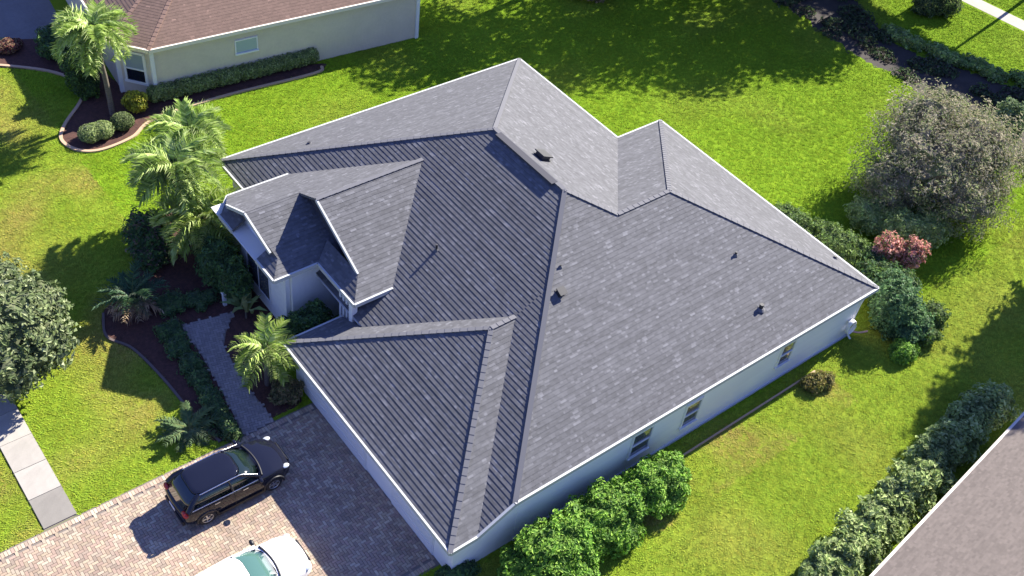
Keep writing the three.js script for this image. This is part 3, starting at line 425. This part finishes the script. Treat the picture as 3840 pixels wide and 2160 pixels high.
function twigs(seed, base, lobes, r0, per = 3) {
  const R = rng(seed), gs = []; for (const [x, y, z, rx, ry, rz] of lobes) for (let k = 0; k < per; k++) { const e = [x + (R() - 0.5) * rx * 1.3, y + (R() - 0.3) * ry * 0.8, z + (R() - 0.5) * rz * 1.3], m = [(base[0] + e[0]) / 2 + (R() - 0.5) * 0.2, (base[1] + e[1]) / 2 + 0.1, (base[2] + e[2]) / 2 + (R() - 0.5) * 0.2]; const far = base[1] < 0.3 && Math.hypot(base[0] - x, base[2] - z) > Math.max(2.2, rx * 1.2), st = far ? [x, 0.02, z] : base, mm = far ? [(x + e[0]) / 2, e[1] / 2, (z + e[2]) / 2] : m; gs.push(taper([st, mm, e], [r0, r0 * 0.65, r0 * 0.2], 5)); } return mergeGeometries(gs);
}
function shrub(name, label, cat, pos, lobes, seed, n, size, cols, opt = {}) {
  const t = thing(name, label, cat, pos, 0, opt.group); const b = [lobes[0][0], 0, lobes[0][2]];
  part(t, opt.stem ?? 'stem', twigs(seed + 1, b, lobes, opt.r0 ?? 0.035, opt.per ?? 3), M.trunk); part(t, opt.crown ?? 'foliage', leaves(seed, n, size, lobes, cols, opt), opt.mat ?? M.leaf); return t;
}
function tree(name, label, pos, lobes, seed, n, size, cols, trunkTop, r0, opt = {}) {
  const t = thing(name, label, 'tree', pos, 0, opt.group), R = rng(seed + 5), gs = [taper([[0, -0.05, 0], [0.05, trunkTop * 0.5, 0.05], [0, trunkTop, 0]], [r0 * 1.25, r0, r0 * 0.8], 9)];
  gs.push(twigs(seed + 1, [0, trunkTop - 0.05, 0], lobes, r0 * 0.55, opt.per ?? 4)); part(t, 'trunk', mergeGeometries(gs), M.trunk); part(t, 'crown', leaves(seed, n, size, lobes, cols, opt), opt.mat ?? M.leaf); return t;
}
const BRIGHT = [[0.19, 0.36, 0.03], [0.14, 0.29, 0.025], [0.26, 0.43, 0.05], [0.09, 0.21, 0.018]];
const DARKG = [[0.075, 0.155, 0.035], [0.05, 0.115, 0.03], [0.105, 0.19, 0.045], [0.065, 0.13, 0.05]];
const OLIVE = [[0.27, 0.345, 0.11], [0.20, 0.27, 0.085], [0.37, 0.43, 0.18], [0.15, 0.21, 0.065]];
const GREYBR = [[0.35, 0.315, 0.215], [0.43, 0.39, 0.28], [0.29, 0.29, 0.17], [0.22, 0.26, 0.11], [0.38, 0.34, 0.24], [0.18, 0.22, 0.09]];
// bright clipped shrubs along the near end of the side wall
const G1 = 'bright green shrubs along the side wall';
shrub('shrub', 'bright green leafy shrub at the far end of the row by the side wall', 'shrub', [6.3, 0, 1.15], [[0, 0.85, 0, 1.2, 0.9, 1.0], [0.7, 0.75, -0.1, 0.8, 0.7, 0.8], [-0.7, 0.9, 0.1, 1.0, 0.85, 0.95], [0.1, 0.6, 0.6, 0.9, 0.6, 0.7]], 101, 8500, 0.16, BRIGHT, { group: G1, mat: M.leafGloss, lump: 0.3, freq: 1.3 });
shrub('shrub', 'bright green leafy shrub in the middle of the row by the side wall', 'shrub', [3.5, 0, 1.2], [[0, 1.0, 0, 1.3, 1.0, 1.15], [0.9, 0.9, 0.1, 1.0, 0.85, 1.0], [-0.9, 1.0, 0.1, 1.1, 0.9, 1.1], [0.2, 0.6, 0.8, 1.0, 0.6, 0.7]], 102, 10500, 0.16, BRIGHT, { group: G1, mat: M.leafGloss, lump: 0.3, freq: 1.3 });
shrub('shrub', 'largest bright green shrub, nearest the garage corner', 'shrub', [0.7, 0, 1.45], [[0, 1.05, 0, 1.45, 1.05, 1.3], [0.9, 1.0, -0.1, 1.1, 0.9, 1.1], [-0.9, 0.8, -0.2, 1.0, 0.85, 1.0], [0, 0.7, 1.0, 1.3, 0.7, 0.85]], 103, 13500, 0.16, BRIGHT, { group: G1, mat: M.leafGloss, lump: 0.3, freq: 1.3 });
shrub('shrub', 'small dark green shrub below the garage corner', 'shrub', [-2.2, 0, -0.15], [[0, 0.3, 0, 0.9, 0.35, 0.6], [-0.8, 0.25, 0.2, 0.6, 0.3, 0.5]], 104, 1600, 0.15, DARKG);
// lower right shrubs in front of the brown grey roof
{ const G = 'grey green shrubs along the lower right eave', names = ['farthest', 'second farthest', 'middle', 'second nearest', 'nearest'];
  const S = [[20.3, 6.2, 1.5], [17.6, 6.5, 1.55], [14.9, 6.95, 1.45], [12.2, 7.2, 1.35], [9.9, 7.55, 1.3]];
  S.forEach(([x, z, h], i) => shrub('shrub', `${names[i]} grey green shrub in the row along the lower right eave`, 'shrub', [x, 0, z], [[0, h * 0.55, 0, 1.2, h * 0.52, 0.85], [1.0, h * 0.5, 0.1, 0.9, h * 0.45, 0.75], [-1.0, h * 0.5, -0.1, 0.95, h * 0.45, 0.75]], 120 + i, 5600, 0.21, OLIVE.map(c => c.map(v => v * 1.12)), { group: G, lump: 0.5, freq: 1.2, core: 0.66, up: 0.9 })); }
// big dry shrubby tree on the right
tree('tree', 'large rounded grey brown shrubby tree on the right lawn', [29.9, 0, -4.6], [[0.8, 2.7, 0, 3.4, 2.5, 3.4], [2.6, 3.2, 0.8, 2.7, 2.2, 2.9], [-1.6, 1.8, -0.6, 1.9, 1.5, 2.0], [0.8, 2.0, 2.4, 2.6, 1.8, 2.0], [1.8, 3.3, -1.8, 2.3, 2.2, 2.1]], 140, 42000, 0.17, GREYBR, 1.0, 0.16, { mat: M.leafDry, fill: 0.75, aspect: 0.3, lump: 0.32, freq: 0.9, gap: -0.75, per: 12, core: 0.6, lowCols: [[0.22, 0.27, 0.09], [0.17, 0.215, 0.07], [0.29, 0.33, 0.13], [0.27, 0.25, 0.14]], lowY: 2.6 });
shrub('shrub', 'green leafy shrub at the foot of the grey brown tree', 'shrub', [26.9, 0, -3.2], [[0, 0.9, 0, 1.3, 0.9, 1.2], [1.3, 0.9, 0.8, 1.2, 0.9, 1.0], [-0.4, 0.8, -1.6, 1.0, 0.8, 1.2]], 141, 7000, 0.15, [[0.30, 0.40, 0.10], [0.22, 0.31, 0.08], [0.38, 0.46, 0.16]]);
shrub('shrub', 'pale green shrub at the right edge behind the grey brown tree', 'shrub', [38.8, 0, -5.2], [[0, 1.6, 0, 1.0, 1.5, 1.0]], 142, 2500, 0.2, [[0.2, 0.26, 0.13], [0.15, 0.22, 0.09]]);
const PINK = [[0.62, 0.30, 0.23], [0.72, 0.42, 0.33], [0.5, 0.22, 0.17], [0.16, 0.18, 0.05]];
shrub('flowering_shrub', 'left of the two pink flowering shrubs beside the rear corner', 'flowering shrub', [24.5, 0, -2.3], [[0, 1.75, 0, 0.6, 0.5, 0.55], [0.35, 1.5, 0.25, 0.4, 0.4, 0.45], [-0.3, 1.45, -0.1, 0.45, 0.4, 0.4], [0.1, 0.8, 0, 0.5, 0.7, 0.5]], 143, 2400, 0.16, PINK, { group: 'pink flowering shrubs', lump: 0.45, freq: 2.4, core: 0.55 });
shrub('flowering_shrub', 'right of the two pink flowering shrubs beside the rear corner', 'flowering shrub', [25.45, 0, -1.55], [[0.1, 1.6, 0.1, 0.55, 0.5, 0.6], [-0.3, 1.35, 0.3, 0.42, 0.4, 0.4], [0, 0.8, 0, 0.5, 0.7, 0.5]], 144, 2200, 0.16, PINK, { group: 'pink flowering shrubs', lump: 0.45, freq: 2.4, core: 0.55 });
{ const G = 'dark green shrubs along the rear wall', LG = [[0.14, 0.23, 0.05], [0.10, 0.17, 0.04], [0.2, 0.29, 0.06], [0.08, 0.14, 0.035]];
  [[22.2, -6.0, 1.6, 'upper', LG], [22.7, -3.8, 1.9, 'middle', LG], [23.0, -1.5, 1.7, 'lower', DARKG]].forEach(([x, z, h, w, c], i) => shrub('shrub', `${w} shrub of the three dark green ones along the rear wall`, 'shrub', [x, 0, z], [[0, h * 0.55, 0, 1.1, h * 0.5, 1.3], [0.8, h * 0.45, 0.7, 0.9, h * 0.42, 0.9], [0.4, h * 0.45, -0.9, 0.9, h * 0.42, 0.9]], 150 + i, 7000, 0.17, [...c, [0.11, 0.17, 0.03]], { group: G, lump: 0.3 })); }
shrub('shrub', 'yellow green low shrub beyond the house corner by the drooping shadow', 'shrub', [20.9, 0, 1.95], [[0, 0.35, 0, 0.75, 0.45, 0.6]], 160, 1500, 0.15, BRIGHT, { mat: M.leafGloss });
shrub('shrub', 'yellowish brown small plant at the edge of the side bed', 'shrub', [16.0, 0, 0.95], [[0, 0.25, 0, 0.7, 0.4, 0.45], [0.5, 0.25, 0.2, 0.5, 0.35, 0.4]], 161, 1300, 0.15, [[0.22, 0.2, 0.04], [0.26, 0.21, 0.06], [0.15, 0.17, 0.04]]);
shrub('shrub', 'loose mid green shrub right of the dense dark corner shrub', 'shrub', [23.6, 0, 1.4], [[0, 0.5, 0, 0.9, 0.5, 0.8], [-0.9, 0.4, 0.5, 0.7, 0.4, 0.6]], 162, 2400, 0.16, [[0.09, 0.16, 0.03], [0.13, 0.2, 0.03], [0.06, 0.11, 0.02]], { lump: 0.4 });
// neighbour's beds
shrub('clipped_shrub', 'wider clipped round shrub in the looping bed', 'shrub', [-2.75, 0, -29.85], [[-0.2, 0.42, 0, 0.62, 0.42, 0.6], [0.35, 0.42, 0.05, 0.6, 0.42, 0.55]], 170, 2600, 0.09, OLIVE, { lump: 0.06, fill: 0.15 });
shrub('clipped_shrub', 'smaller clipped round shrub in the looping bed', 'shrub', [-1.3, 0, -30.0], [[0, 0.42, 0, 0.58, 0.42, 0.55]], 171, 1700, 0.09, [[0.12, 0.17, 0.05], [0.09, 0.13, 0.04], [0.16, 0.2, 0.07]], { lump: 0.06, fill: 0.15 });
shrub('shrub', 'yellow leaved shrub below the corner window', 'shrub', [-0.15, 0, -31.0], [[0, 0.65, 0, 0.62, 0.55, 0.55]], 172, 1500, 0.16, [[0.42, 0.42, 0.03], [0.36, 0.34, 0.03], [0.22, 0.25, 0.03]], { mat: M.leafGloss });
{ const t = thing('hedge', 'long clipped green hedge along the tan wall', 'hedge', [5.4, 0, -30.95], 0); t.rotation.y = -0.08;
  const lobes = []; for (let i = 0; i <= 20; i++) lobes.push([-4.4 + i * 0.44, 0.5 + (i % 2) * 0.02, 0, 0.42, 0.5, 0.42]); part(t, 'foliage', leaves(173, 13000, 0.11, lobes, OLIVE, { lump: 0.08, fill: 0.2 }), M.leaf); part(t, 'stem', twigs(174, [0, 0.02, 0], [[-3.5, 0.4, 0, 0.4, 0.4, 0.3], [3.5, 0.4, 0, 0.4, 0.4, 0.3], [0, 0.5, 0, 2, 0.3, 0.3]], 0.03), M.trunk); }
shrub('shrub', 'dark green shrub in shade by the tan house front', 'shrub', [-1.6, 0, -37.6], [[0, 0.8, 0, 1.0, 0.8, 1.2], [0.7, 0.9, 0.9, 0.9, 0.9, 0.9]], 175, 3500, 0.18, DARKG);
shrub('shrub', 'reddish low shrub at the left edge of the shaded bed', 'shrub', [-3.6, 0, -39.2], [[0, 0.3, 0, 0.8, 0.3, 0.6]], 176, 1200, 0.14, [[0.2, 0.06, 0.05], [0.13, 0.06, 0.04], [0.3, 0.2, 0.1]]);
shrub('shrub', 'tall green shrub in front of the corner of the tan house', 'shrub', [-1.7, 0, -33.9], [[0, 1.3, 0, 0.75, 1.3, 0.8], [0.1, 0.6, 0.5, 0.6, 0.6, 0.6]], 177, 3800, 0.18, [[0.07, 0.14, 0.03], [0.11, 0.19, 0.03], [0.05, 0.1, 0.025]], { lump: 0.35 });
// left edge tree
tree('tree', 'olive green tree with pale leaf tips at the left edge', [-11.3, 0, -17.3], [[0, 3.0, 0, 1.9, 1.3, 2.0], [1.2, 2.5, -0.6, 1.3, 1.0, 1.3], [0.9, 2.3, 1.2, 1.3, 1.0, 1.2], [-0.4, 2.3, 1.9, 1.3, 0.9, 1.1], [0.3, 2.9, -2.0, 1.4, 1.0, 1.3], [-1.4, 2.7, 0, 1.5, 1.2, 1.8]], 180, 15000, 0.22, [[0.16, 0.205, 0.08], [0.28, 0.32, 0.16], [0.09, 0.13, 0.045], [0.125, 0.17, 0.06]], 1.7, 0.14, { lump: 0.38, fill: 0.6, per: 6, gap: -0.6 });
// tall trees just outside the frame whose shade falls on the lawn
{ const G = 'tall trees behind the back lawn', S = [[28, -31.2, 4.4, 8.6], [35, -27.6, 5.0, 8.6], [41.6, -23.4, 4.6, 8.8], [47.7, -20.4, 3.6, 8.6], [43, -31, 5.0, 9.4], [51, -27, 4.4, 9.0]];
  const W = ['first', 'second', 'third', 'fourth', 'fifth', 'sixth', 'seventh'];
  S.forEach(([x, z, r, h], i) => tree('shade_tree', `${W[i]} tall shade tree from the left behind the back lawn`, [x, 0, z], [[0, h, 0, r * 0.8, r * 0.55, r * 0.8], [r * 0.5, h - 0.6, r * 0.4, r * 0.6, r * 0.4, r * 0.6], [-r * 0.5, h - 0.4, r * 0.3, r * 0.6, r * 0.45, r * 0.6], [0, h, -r * 0.5, r * 0.7, r * 0.45, r * 0.6], [-r * 0.2, h - 0.7, r * 0.7, r * 0.55, r * 0.35, r * 0.5]], 200 + i * 7, 7600, 0.38, DARKG, h - r * 0.55, 0.24, { group: G, fill: 0.9, lump: 0.3, freq: 1.1, gap: -0.3, core: 0 })); 
  const S2 = [[57.5, -28.5], [57, -23.8], [56.5, -19], [56.6, -14.5], [57.6, -10], [59, -5.5], [60.5, -1]];
  S2.forEach(([x, z], i) => tree('roadside_tree', `${W[i]} roadside tree from the left beyond the far walk`, [x, 0, z], [[0, 9.9, 0, 1.1, 1.7, 2.6], [0.2, 9.6, 1.2, 1.0, 1.4, 1.8], [0, 10.0, -1.2, 1.0, 1.5, 1.8]], 260 + i * 5, 7000, 0.34, DARKG, 8.4, 0.11, { group: 'trees beyond the far walk', fill: 0.9, core: 0 }));
  tree('tall_tree', 'tall narrow tree beyond the right edge shading the side lawn', [35.5, 0, 4.3], [[0, 5.2, 0, 2.7, 2.2, 2.7], [0, 8.2, 0, 2.5, 2.3, 2.5], [0, 11.2, 0, 2.0, 2.2, 2.1], [0, 13.6, 0.2, 1.5, 1.7, 1.6], [-0.6, 6.6, -0.8, 1.6, 1.4, 1.6]], 300, 26000, 0.36, DARKG, 3.8, 0.25, { fill: 0.8, lump: 0.35, core: 0 }); }
shrub('shrub', 'brownish shrub at the middle of the top edge', 'shrub', [29.0, 0, -28.6], [[0, 0.7, 0, 1.3, 0.7, 1.0], [-1, 0.6, -0.8, 1.0, 0.6, 0.9]], 310, 3000, 0.2, [[0.15, 0.12, 0.06], [0.12, 0.14, 0.05], [0.25, 0.22, 0.14]]);
// ------------------------------------------------------------------ palms and strappy plants
function frond(seed, L, droop, leaflet, n, cols, lift = 0.5, hang = 0.7) { // starts at the origin, grows along +x
  const R = rng(seed), T = new Tris(), u = [0, 0], P = k => { const a = lift - droop * k; return a; };
  const pts = []; let x = 0, y = 0; const N = 14; for (let i = 0; i <= N; i++) { pts.push(V(x, y, 0)); const a = lift - droop * (i / N) * 1.25; x += Math.cos(a) * L / N; y += Math.sin(a) * L / N; }
  const rc = [0.16, 0.18, 0.05]; for (let i = 0; i < N; i++) { const w = 0.028 * (1 - i / N * 0.8), a = pts[i], b = pts[i + 1]; T.quad(V(a.x, a.y + 0.01, -w), V(b.x, b.y + 0.01, -w), V(b.x, b.y + 0.01, w), V(a.x, a.y + 0.01, w), u, u, u, u, rc); }
  const at = k => { const f = k * N, i = Math.min(N - 1, Math.floor(f)); return pts[i].clone().lerp(pts[i + 1], f - i); };
  for (let i = 0; i < n; i++) for (const s of [-1, 1]) {
    const k = 0.14 + 0.86 * (i + R() * 0.8) / n, p = at(k), l = leaflet * (0.55 + 0.6 * Math.sin(Math.PI * Math.min(1, k * 0.85 + 0.12))) * (0.8 + 0.4 * R()), sw = 0.35 + 0.5 * k + (R() - 0.5) * 0.35, hg = hang * (0.6 + 0.8 * R());
    const d1 = V(Math.sin(sw) * 1, 0.12, s * Math.cos(sw)).normalize(), m = p.clone().addScaledVector(d1, l * 0.5); m.y -= hg * l * 0.1; const e = m.clone().addScaledVector(d1, l * 0.42); e.y -= hg * l * 0.5;
    const w = 0.026 + leaflet * 0.042, q = V(w, 0, 0), c0 = cols[Math.floor(R() * cols.length)], f = 0.75 + R() * 0.5, c = c0.map(v => v * f);
    T.quad(p.clone().sub(q), p.clone().add(q), m.clone().add(q), m.clone().sub(q), u, u, u, u, c); T.tri(m.clone().sub(q), m.clone().add(q), e, u, u, u, c);
  }
  return T.geo();
}
function palm(name, label, pos, h, lean, r, { n = 22, L = 2.4, leaflet = 0.5, cols, seed = 1, droop = [0.9, 1.9], lift = [1.25, -0.1], nl = 34, dead = 0, group, leafMatl = M.leaf }) {
  const t = thing(name, label, 'palm', pos, 0, group), R = rng(seed), top = [lean[0], h, lean[1]];
  if (h > 0.4) { const pts = [], rad = []; for (let i = 0; i <= 10; i++) { const k = i / 10; pts.push([lean[0] * k * k, h * k - 0.05 * (1 - k), lean[1] * k * k]); rad.push(r * (1.25 - 0.45 * k) * (i % 2 ? 1.04 : 0.97)); } part(t, 'trunk', taper(pts, rad, 10), M.trunk); part(t, 'crownshaft', taper([[top[0], h - 0.02, top[2]], [top[0], h + 0.25, top[2]], [top[0], h + 0.5, top[2]]], [r * 1.0, r * 0.9, r * 0.3], 8), std(0.1, 0.15, 0.05)); }
  const V4 = [0, 1, 2, 3].map(k => frond(seed * 10 + k, L * (0.9 + 0.07 * k), droop[0] + (droop[1] - droop[0]) * k / 3, leaflet, nl, cols, 0, 0.8));
  const dv = dead ? frond(seed * 10 + 9, L * 0.8, 0.8, leaflet, Math.round(nl * 0.7), [[0.5, 0.36, 0.22], [0.36, 0.24, 0.14], [0.62, 0.48, 0.32]], 0, 1.2) : null;
  for (let i = 0; i < n; i++) { const k = i / (n - 1), isDead = i >= n - dead, m = part(t, 'frond', isDead ? dv : V4[Math.floor(R() * 4)], isDead ? M.leafDry : leafMatl, isDead ? 'dry brown frond' : undefined); const lf = isDead ? 0.5 - R() * 0.9 : lift[0] + (lift[1] - lift[0]) * k + (R() - 0.5) * 0.25; m.rotation.order = 'YZX'; m.rotation.set((R() - 0.5) * 0.7, i * 2.39996 + R() * 0.3, lf); m.position.set(top[0], h + 0.15 * (1 - k), top[2]); m.scale.setScalar(0.85 + R() * 0.3); }
  return t;
}
const PALMG = [[0.44, 0.56, 0.15], [0.34, 0.46, 0.11], [0.56, 0.66, 0.26], [0.23, 0.34, 0.08]], PALMY = [[0.38, 0.48, 0.10], [0.28, 0.40, 0.07], [0.48, 0.56, 0.2]], PALMD = [[0.06, 0.13, 0.06], [0.045, 0.10, 0.045], [0.09, 0.17, 0.08]];
palm('palm_tree', 'feathery palm leaning over the left end of the main eave', [-1.1, 0, -22.7], 4.3, [0.2, 0.1], 0.12, { cols: PALMG, seed: 31, n: 30, L: 2.0, leaflet: 0.55, droop: [1.3, 2.3] });
palm('palm_tree', 'tallest bushy palm in the clump left of the entry', [-2.4, 0, -20.9], 4.2, [0, 0.1], 0.13, { cols: PALMG, seed: 32, n: 38, L: 2.2, leaflet: 0.6, droop: [1.3, 2.3] });
palm('palm_tree', 'lower yellow green palm in front of the clump by the entry', [-2.3, 0, -19.3], 2.4, [0.1, 0.2], 0.11, { cols: PALMY, seed: 33, n: 32, L: 2.1, leaflet: 0.55, droop: [1.2, 2.1] });
palm('palm_tree', 'slim trunked palm in front of the tan house corner', [-1.28, 0, -31.3], 4.7, [-0.15, -0.2], 0.12, { cols: PALMG, seed: 34, n: 30, L: 2.2, leaflet: 0.55, droop: [1.3, 2.2] });
palm('palm_tree', 'sunlit yellow green palm at the garage roof corner', [-3.35, 0, -11.5], 2.0, [0, 0], 0.11, { cols: PALMY, seed: 35, n: 20, L: 1.7, leaflet: 0.42, nl: 26, droop: [1.2, 2.0], lift: [1.1, -0.1] });
shrub('shrub', 'dense dark green shrub mass at the rear right corner', 'shrub', [21.7, 0, 0.5], [[0, 1.2, 0, 1.1, 1.3, 1.1], [0.7, 1.2, -0.8, 1.0, 1.2, 0.9], [0.5, 0.7, 0.8, 0.9, 0.8, 0.8], [-0.2, 0.6, 0.9, 0.6, 0.6, 0.6]], 336, 9000, 0.16, [[0.10, 0.20, 0.07], [0.065, 0.14, 0.05], [0.16, 0.27, 0.09]], { lump: 0.3 });
palm('low_palm', 'ragged palm with dry brown fronds in the curved bed', [-6.0, 0, -18.1], 0.45, [0, 0], 0.15, { cols: PALMD, seed: 37, n: 30, L: 1.5, leaflet: 0.36, nl: 20, droop: [0.7, 1.3], lift: [1.3, 0.15], dead: 13 });
palm('low_palm', 'spiky low palm on the lawn beside the bed by the black car', [-7.0, 0, -10.9], 0.15, [0, 0], 0.1, { cols: [[0.08, 0.14, 0.05], [0.11, 0.17, 0.06]], seed: 38, n: 18, L: 1.15, leaflet: 0.28, nl: 16, droop: [0.6, 1.0], lift: [0.9, 0.1] });
shrub('shrub', 'dark shrub at the foot of the palm clump, on its left', 'shrub', [-3.9, 0, -21.2], [[0, 1.0, 0, 1.0, 1.0, 1.1], [-0.3, 0.6, 0.9, 0.8, 0.6, 0.8]], 320, 3800, 0.18, [...DARKG, [0.16, 0.12, 0.08]], { lump: 0.35 });
shrub('shrub', 'dark green shrub between the palm clump and the entry bay', 'shrub', [-2.3, 0, -17.4], [[0, 1.4, 0, 0.85, 1.4, 0.9], [0.1, 1.2, -1.0, 0.8, 1.2, 0.8], [0.1, 1.2, 1.1, 0.6, 1.25, 0.8]], 321, 7000, 0.17, DARKG, { lump: 0.3 });
shrub('shrub', 'brownish green shrub beside the garage front', 'shrub', [-3.1, 0, -10.45], [[0, 0.45, 0, 0.6, 0.5, 0.55]], 322, 1400, 0.15, [[0.17, 0.16, 0.06], [0.11, 0.12, 0.04], [0.22, 0.17, 0.08]], { lump: 0.35 });
{ const t = thing('leafy_plant', 'broad leaved pale green plant by the entry wall', 'plant', [-2.35, 0, -15.2]), R = rng(330); // each blade a part
  for (let i = 0; i < 14; i++) { const T = new Tris(), L = 0.75 + R() * 0.3, u = [0, 0], c = [0.2 + R() * 0.1, 0.28 + R() * 0.08, 0.1], p = [V(0, 0, -0.04), V(L * 0.5, 0.16, -0.12), V(L, 0.02, 0), V(L * 0.5, 0.16, 0.12), V(0, 0, 0.04)]; T.tri(p[0], p[1], p[3], u, u, u, c); T.tri(p[0], p[3], p[4], u, u, u, c); T.tri(p[1], p[2], p[3], u, u, u, c); const m = part(t, 'leaf', T.geo(), M.leafGloss); m.rotation.order = 'YZX'; m.rotation.set(0, i * 2.4, 0.3 + R() * 0.8); m.position.set((R() - 0.5) * 0.3, 0.35 + R() * 0.3, (R() - 0.5) * 0.9); }
  part(t, 'stem', taper([[0, 0, 0], [0, 0.4, 0], [0, 0.7, 0]], [0.05, 0.04, 0.03]), M.trunk); }
shrub('border_plants', 'low dark green border planting between mulch and front walk', 'plants', [-5.55, 0, -13], [[-0.2, 0.2, 2.8, 0.42, 0.3, 0.7], [-0.15, 0.2, 2, 0.45, 0.3, 0.7], [-0.1, 0.22, 1, 0.45, 0.32, 0.7], [-0.02, 0.22, 0, 0.48, 0.3, 0.7], [0.05, 0.22, -1, 0.5, 0.3, 0.7], [0.05, 0.22, -2, 0.55, 0.32, 0.7], [0.2, 0.22, -3, 0.6, 0.3, 0.6], [0.9, 0.2, -4.4, 0.7, 0.3, 0.7], [2.0, 0.2, -4.0, 0.8, 0.3, 0.6]], 331, 6000, 0.13, [...DARKG, [0.12, 0.18, 0.06]], { lump: 0.4, fill: 0.8 });
shrub('shrub', 'dark green low shrub beside the entry wall behind the garage palm', 'shrub', [-1.2, 0, -12.4], [[0, 1.0, 0, 0.8, 1.1, 0.8], [0.1, 0.7, 1.1, 0.8, 0.8, 0.7], [-0.6, 0.6, -0.7, 0.7, 0.7, 0.6], [0.75, 1.1, -0.1, 0.6, 1.2, 0.6]], 332, 6000, 0.18, DARKG);
shrub('shrub', 'grassy green shrub at the top edge near the dark path', 'shrub', [48.7, 0, -16.4], [[0, 0.8, 0, 1.2, 0.9, 1.2], [-1.0, 0.6, -0.4, 1.0, 0.7, 0.9]], 333, 3500, 0.26, [[0.1, 0.16, 0.04], [0.2, 0.25, 0.08], [0.06, 0.1, 0.03]], { aspect: 0.25 });
{ const G = 'low plants along the far edge of the planting bed', E = [[43.3, -15.4, 'first'], [44.0, -12.7, 'second'], [45.1, -10.4, 'third'], [46.4, -7.9, 'fourth'], [47.2, -5.0, 'fifth']];
  E.forEach(([x, z, w], i) => shrub('border_shrub', `${w} low pale green plant from the top along the far edge of the dark bed`, 'shrub', [x, 0, z], [[0, 0.3, 0, 0.6, 0.35, 1.4], [0.3, 0.25, 0.9, 0.5, 0.3, 0.7]], 340 + i, 1700, 0.22, [[0.24, 0.36, 0.08], [0.3, 0.4, 0.14], [0.16, 0.26, 0.06]], { group: G, lump: 0.4 })); }
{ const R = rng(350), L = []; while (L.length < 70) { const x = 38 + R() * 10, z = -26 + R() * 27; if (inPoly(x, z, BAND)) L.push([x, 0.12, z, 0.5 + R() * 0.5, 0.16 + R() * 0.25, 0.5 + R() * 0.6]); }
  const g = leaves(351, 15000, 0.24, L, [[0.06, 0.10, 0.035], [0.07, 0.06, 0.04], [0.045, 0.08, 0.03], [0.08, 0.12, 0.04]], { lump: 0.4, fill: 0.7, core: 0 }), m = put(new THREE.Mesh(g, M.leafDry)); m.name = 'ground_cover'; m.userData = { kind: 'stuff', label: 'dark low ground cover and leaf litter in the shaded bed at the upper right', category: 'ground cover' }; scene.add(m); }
{ const t = thing('garden_post', 'small white post beside the entry bay', 'post', [-2.75, 0, -16.35]); part(t, 'post', box(0.14, 0.75, 0.14, 0, 0.375, 0), M.white); part(t, 'post_cap', new THREE.ConeGeometry(0.15, 0.12, 4).rotateY(Math.PI / 4).translate(0, 0.81, 0), M.white); }
// ------------------------------------------------------------------ turf
{
  const R = rng(500), T = new Tris(), u = [0, 0]; // one tuft: five blades
  for (let i = 0; i < 5; i++) { const a = R() * 6.28, x = (R() - 0.5) * 0.07, z = (R() - 0.5) * 0.07, h = 0.03 + R() * 0.02, w = 0.013, dx = Math.cos(a), dz = Math.sin(a); T.tri(V(x - dz * w, 0, z + dx * w), V(x + dz * w, 0, z - dx * w), V(x + dx * h * 1.9, h, z + dz * h * 1.9), u, u, u); }
  const g = T.geo(), spots = [], no = [BED, NBED, BAND, PATH, [[-19, -9.75], [0, -9.75], [0, -0.9], [-19, -0.9]], [[-0.2, -21.6], [17, -21.6], [17, -13.9], [19.8, -13.9], [19.8, -0.2], [-0.2, -0.2]], [[-13.08, -42], [-11.82, -42], [-11.82, -9.7], [-13.08, -9.7]], [[1, -32], [16.5, -30.4], [16.5, -50], [-8, -50], [-0.4, -34]], [[8, 9.6], [20.2, 8.3], [22, 20], [8, 20]], [[46.4, -60], [47.9, -60], [53.6, -12.4], [55.1, -3], [53.4, -3], [51.9, -12.2]]];
  const frame = [[-5, -47], [60, -15], [40, 2], [16, 14], [-17, -8]];
  while (spots.length < 170000) { const x = -17 + R() * 75, z = -47 + R() * 60; if (!inPoly(x, z, frame) || no.some(p => inPoly(x, z, p))) { continue; } spots.push([x, z]); }
  const m = new THREE.MeshPhysicalMaterial({ side: THREE.DoubleSide, roughness: 1, specularIntensity: 0.15 }), im = new THREE.InstancedMesh(g, m, spots.length), M4 = new THREE.Matrix4(), q = new THREE.Quaternion(), up = V(0, 1, 0), col = new THREE.Color();
  spots.forEach(([x, z], i) => { q.setFromAxisAngle(up, R() * 6.28); const s = 0.8 + R() * 0.9; M4.compose(V(x, 0, z), q, V(s, s * (0.8 + 0.4 * R()), s)); im.setMatrixAt(i, M4); const y = R(), d = Math.max(0, n2(x * 0.11, z * 0.11 + 5)) * 0.5 + (z > 0 || x < -4 ? 0.3 : 0) + (x < -4 ? Math.max(0, n2(x * 0.22 + 3, z * 0.22 - 8)) : 0) + (z > 0.4 && z < 2.6 && x > 5 && x < 17 ? 0.9 * Math.max(0, n2(x * 0.35, z * 0.3 + 20) + 0.3) : 0), k = (0.8 + R() * 0.5) * (1 + 0.09 * n2(x * 0.3 + 40, z * 0.3)) * (1 + 0.06 * n2(x * 0.7, z * 0.7)); col.setRGB((0.168 + 0.05 * y * y + 0.08 * d) * k, (0.30 - 0.03 * d) * k, (0.017 + 0.03 * d) * k); im.setColorAt(i, col); });
  im.name = 'grass'; im.userData = { kind: 'stuff', label: 'short green grass blades all over the lawn', category: 'grass' }; put(im); scene.add(im);
}
renderer.render(scene, camera);
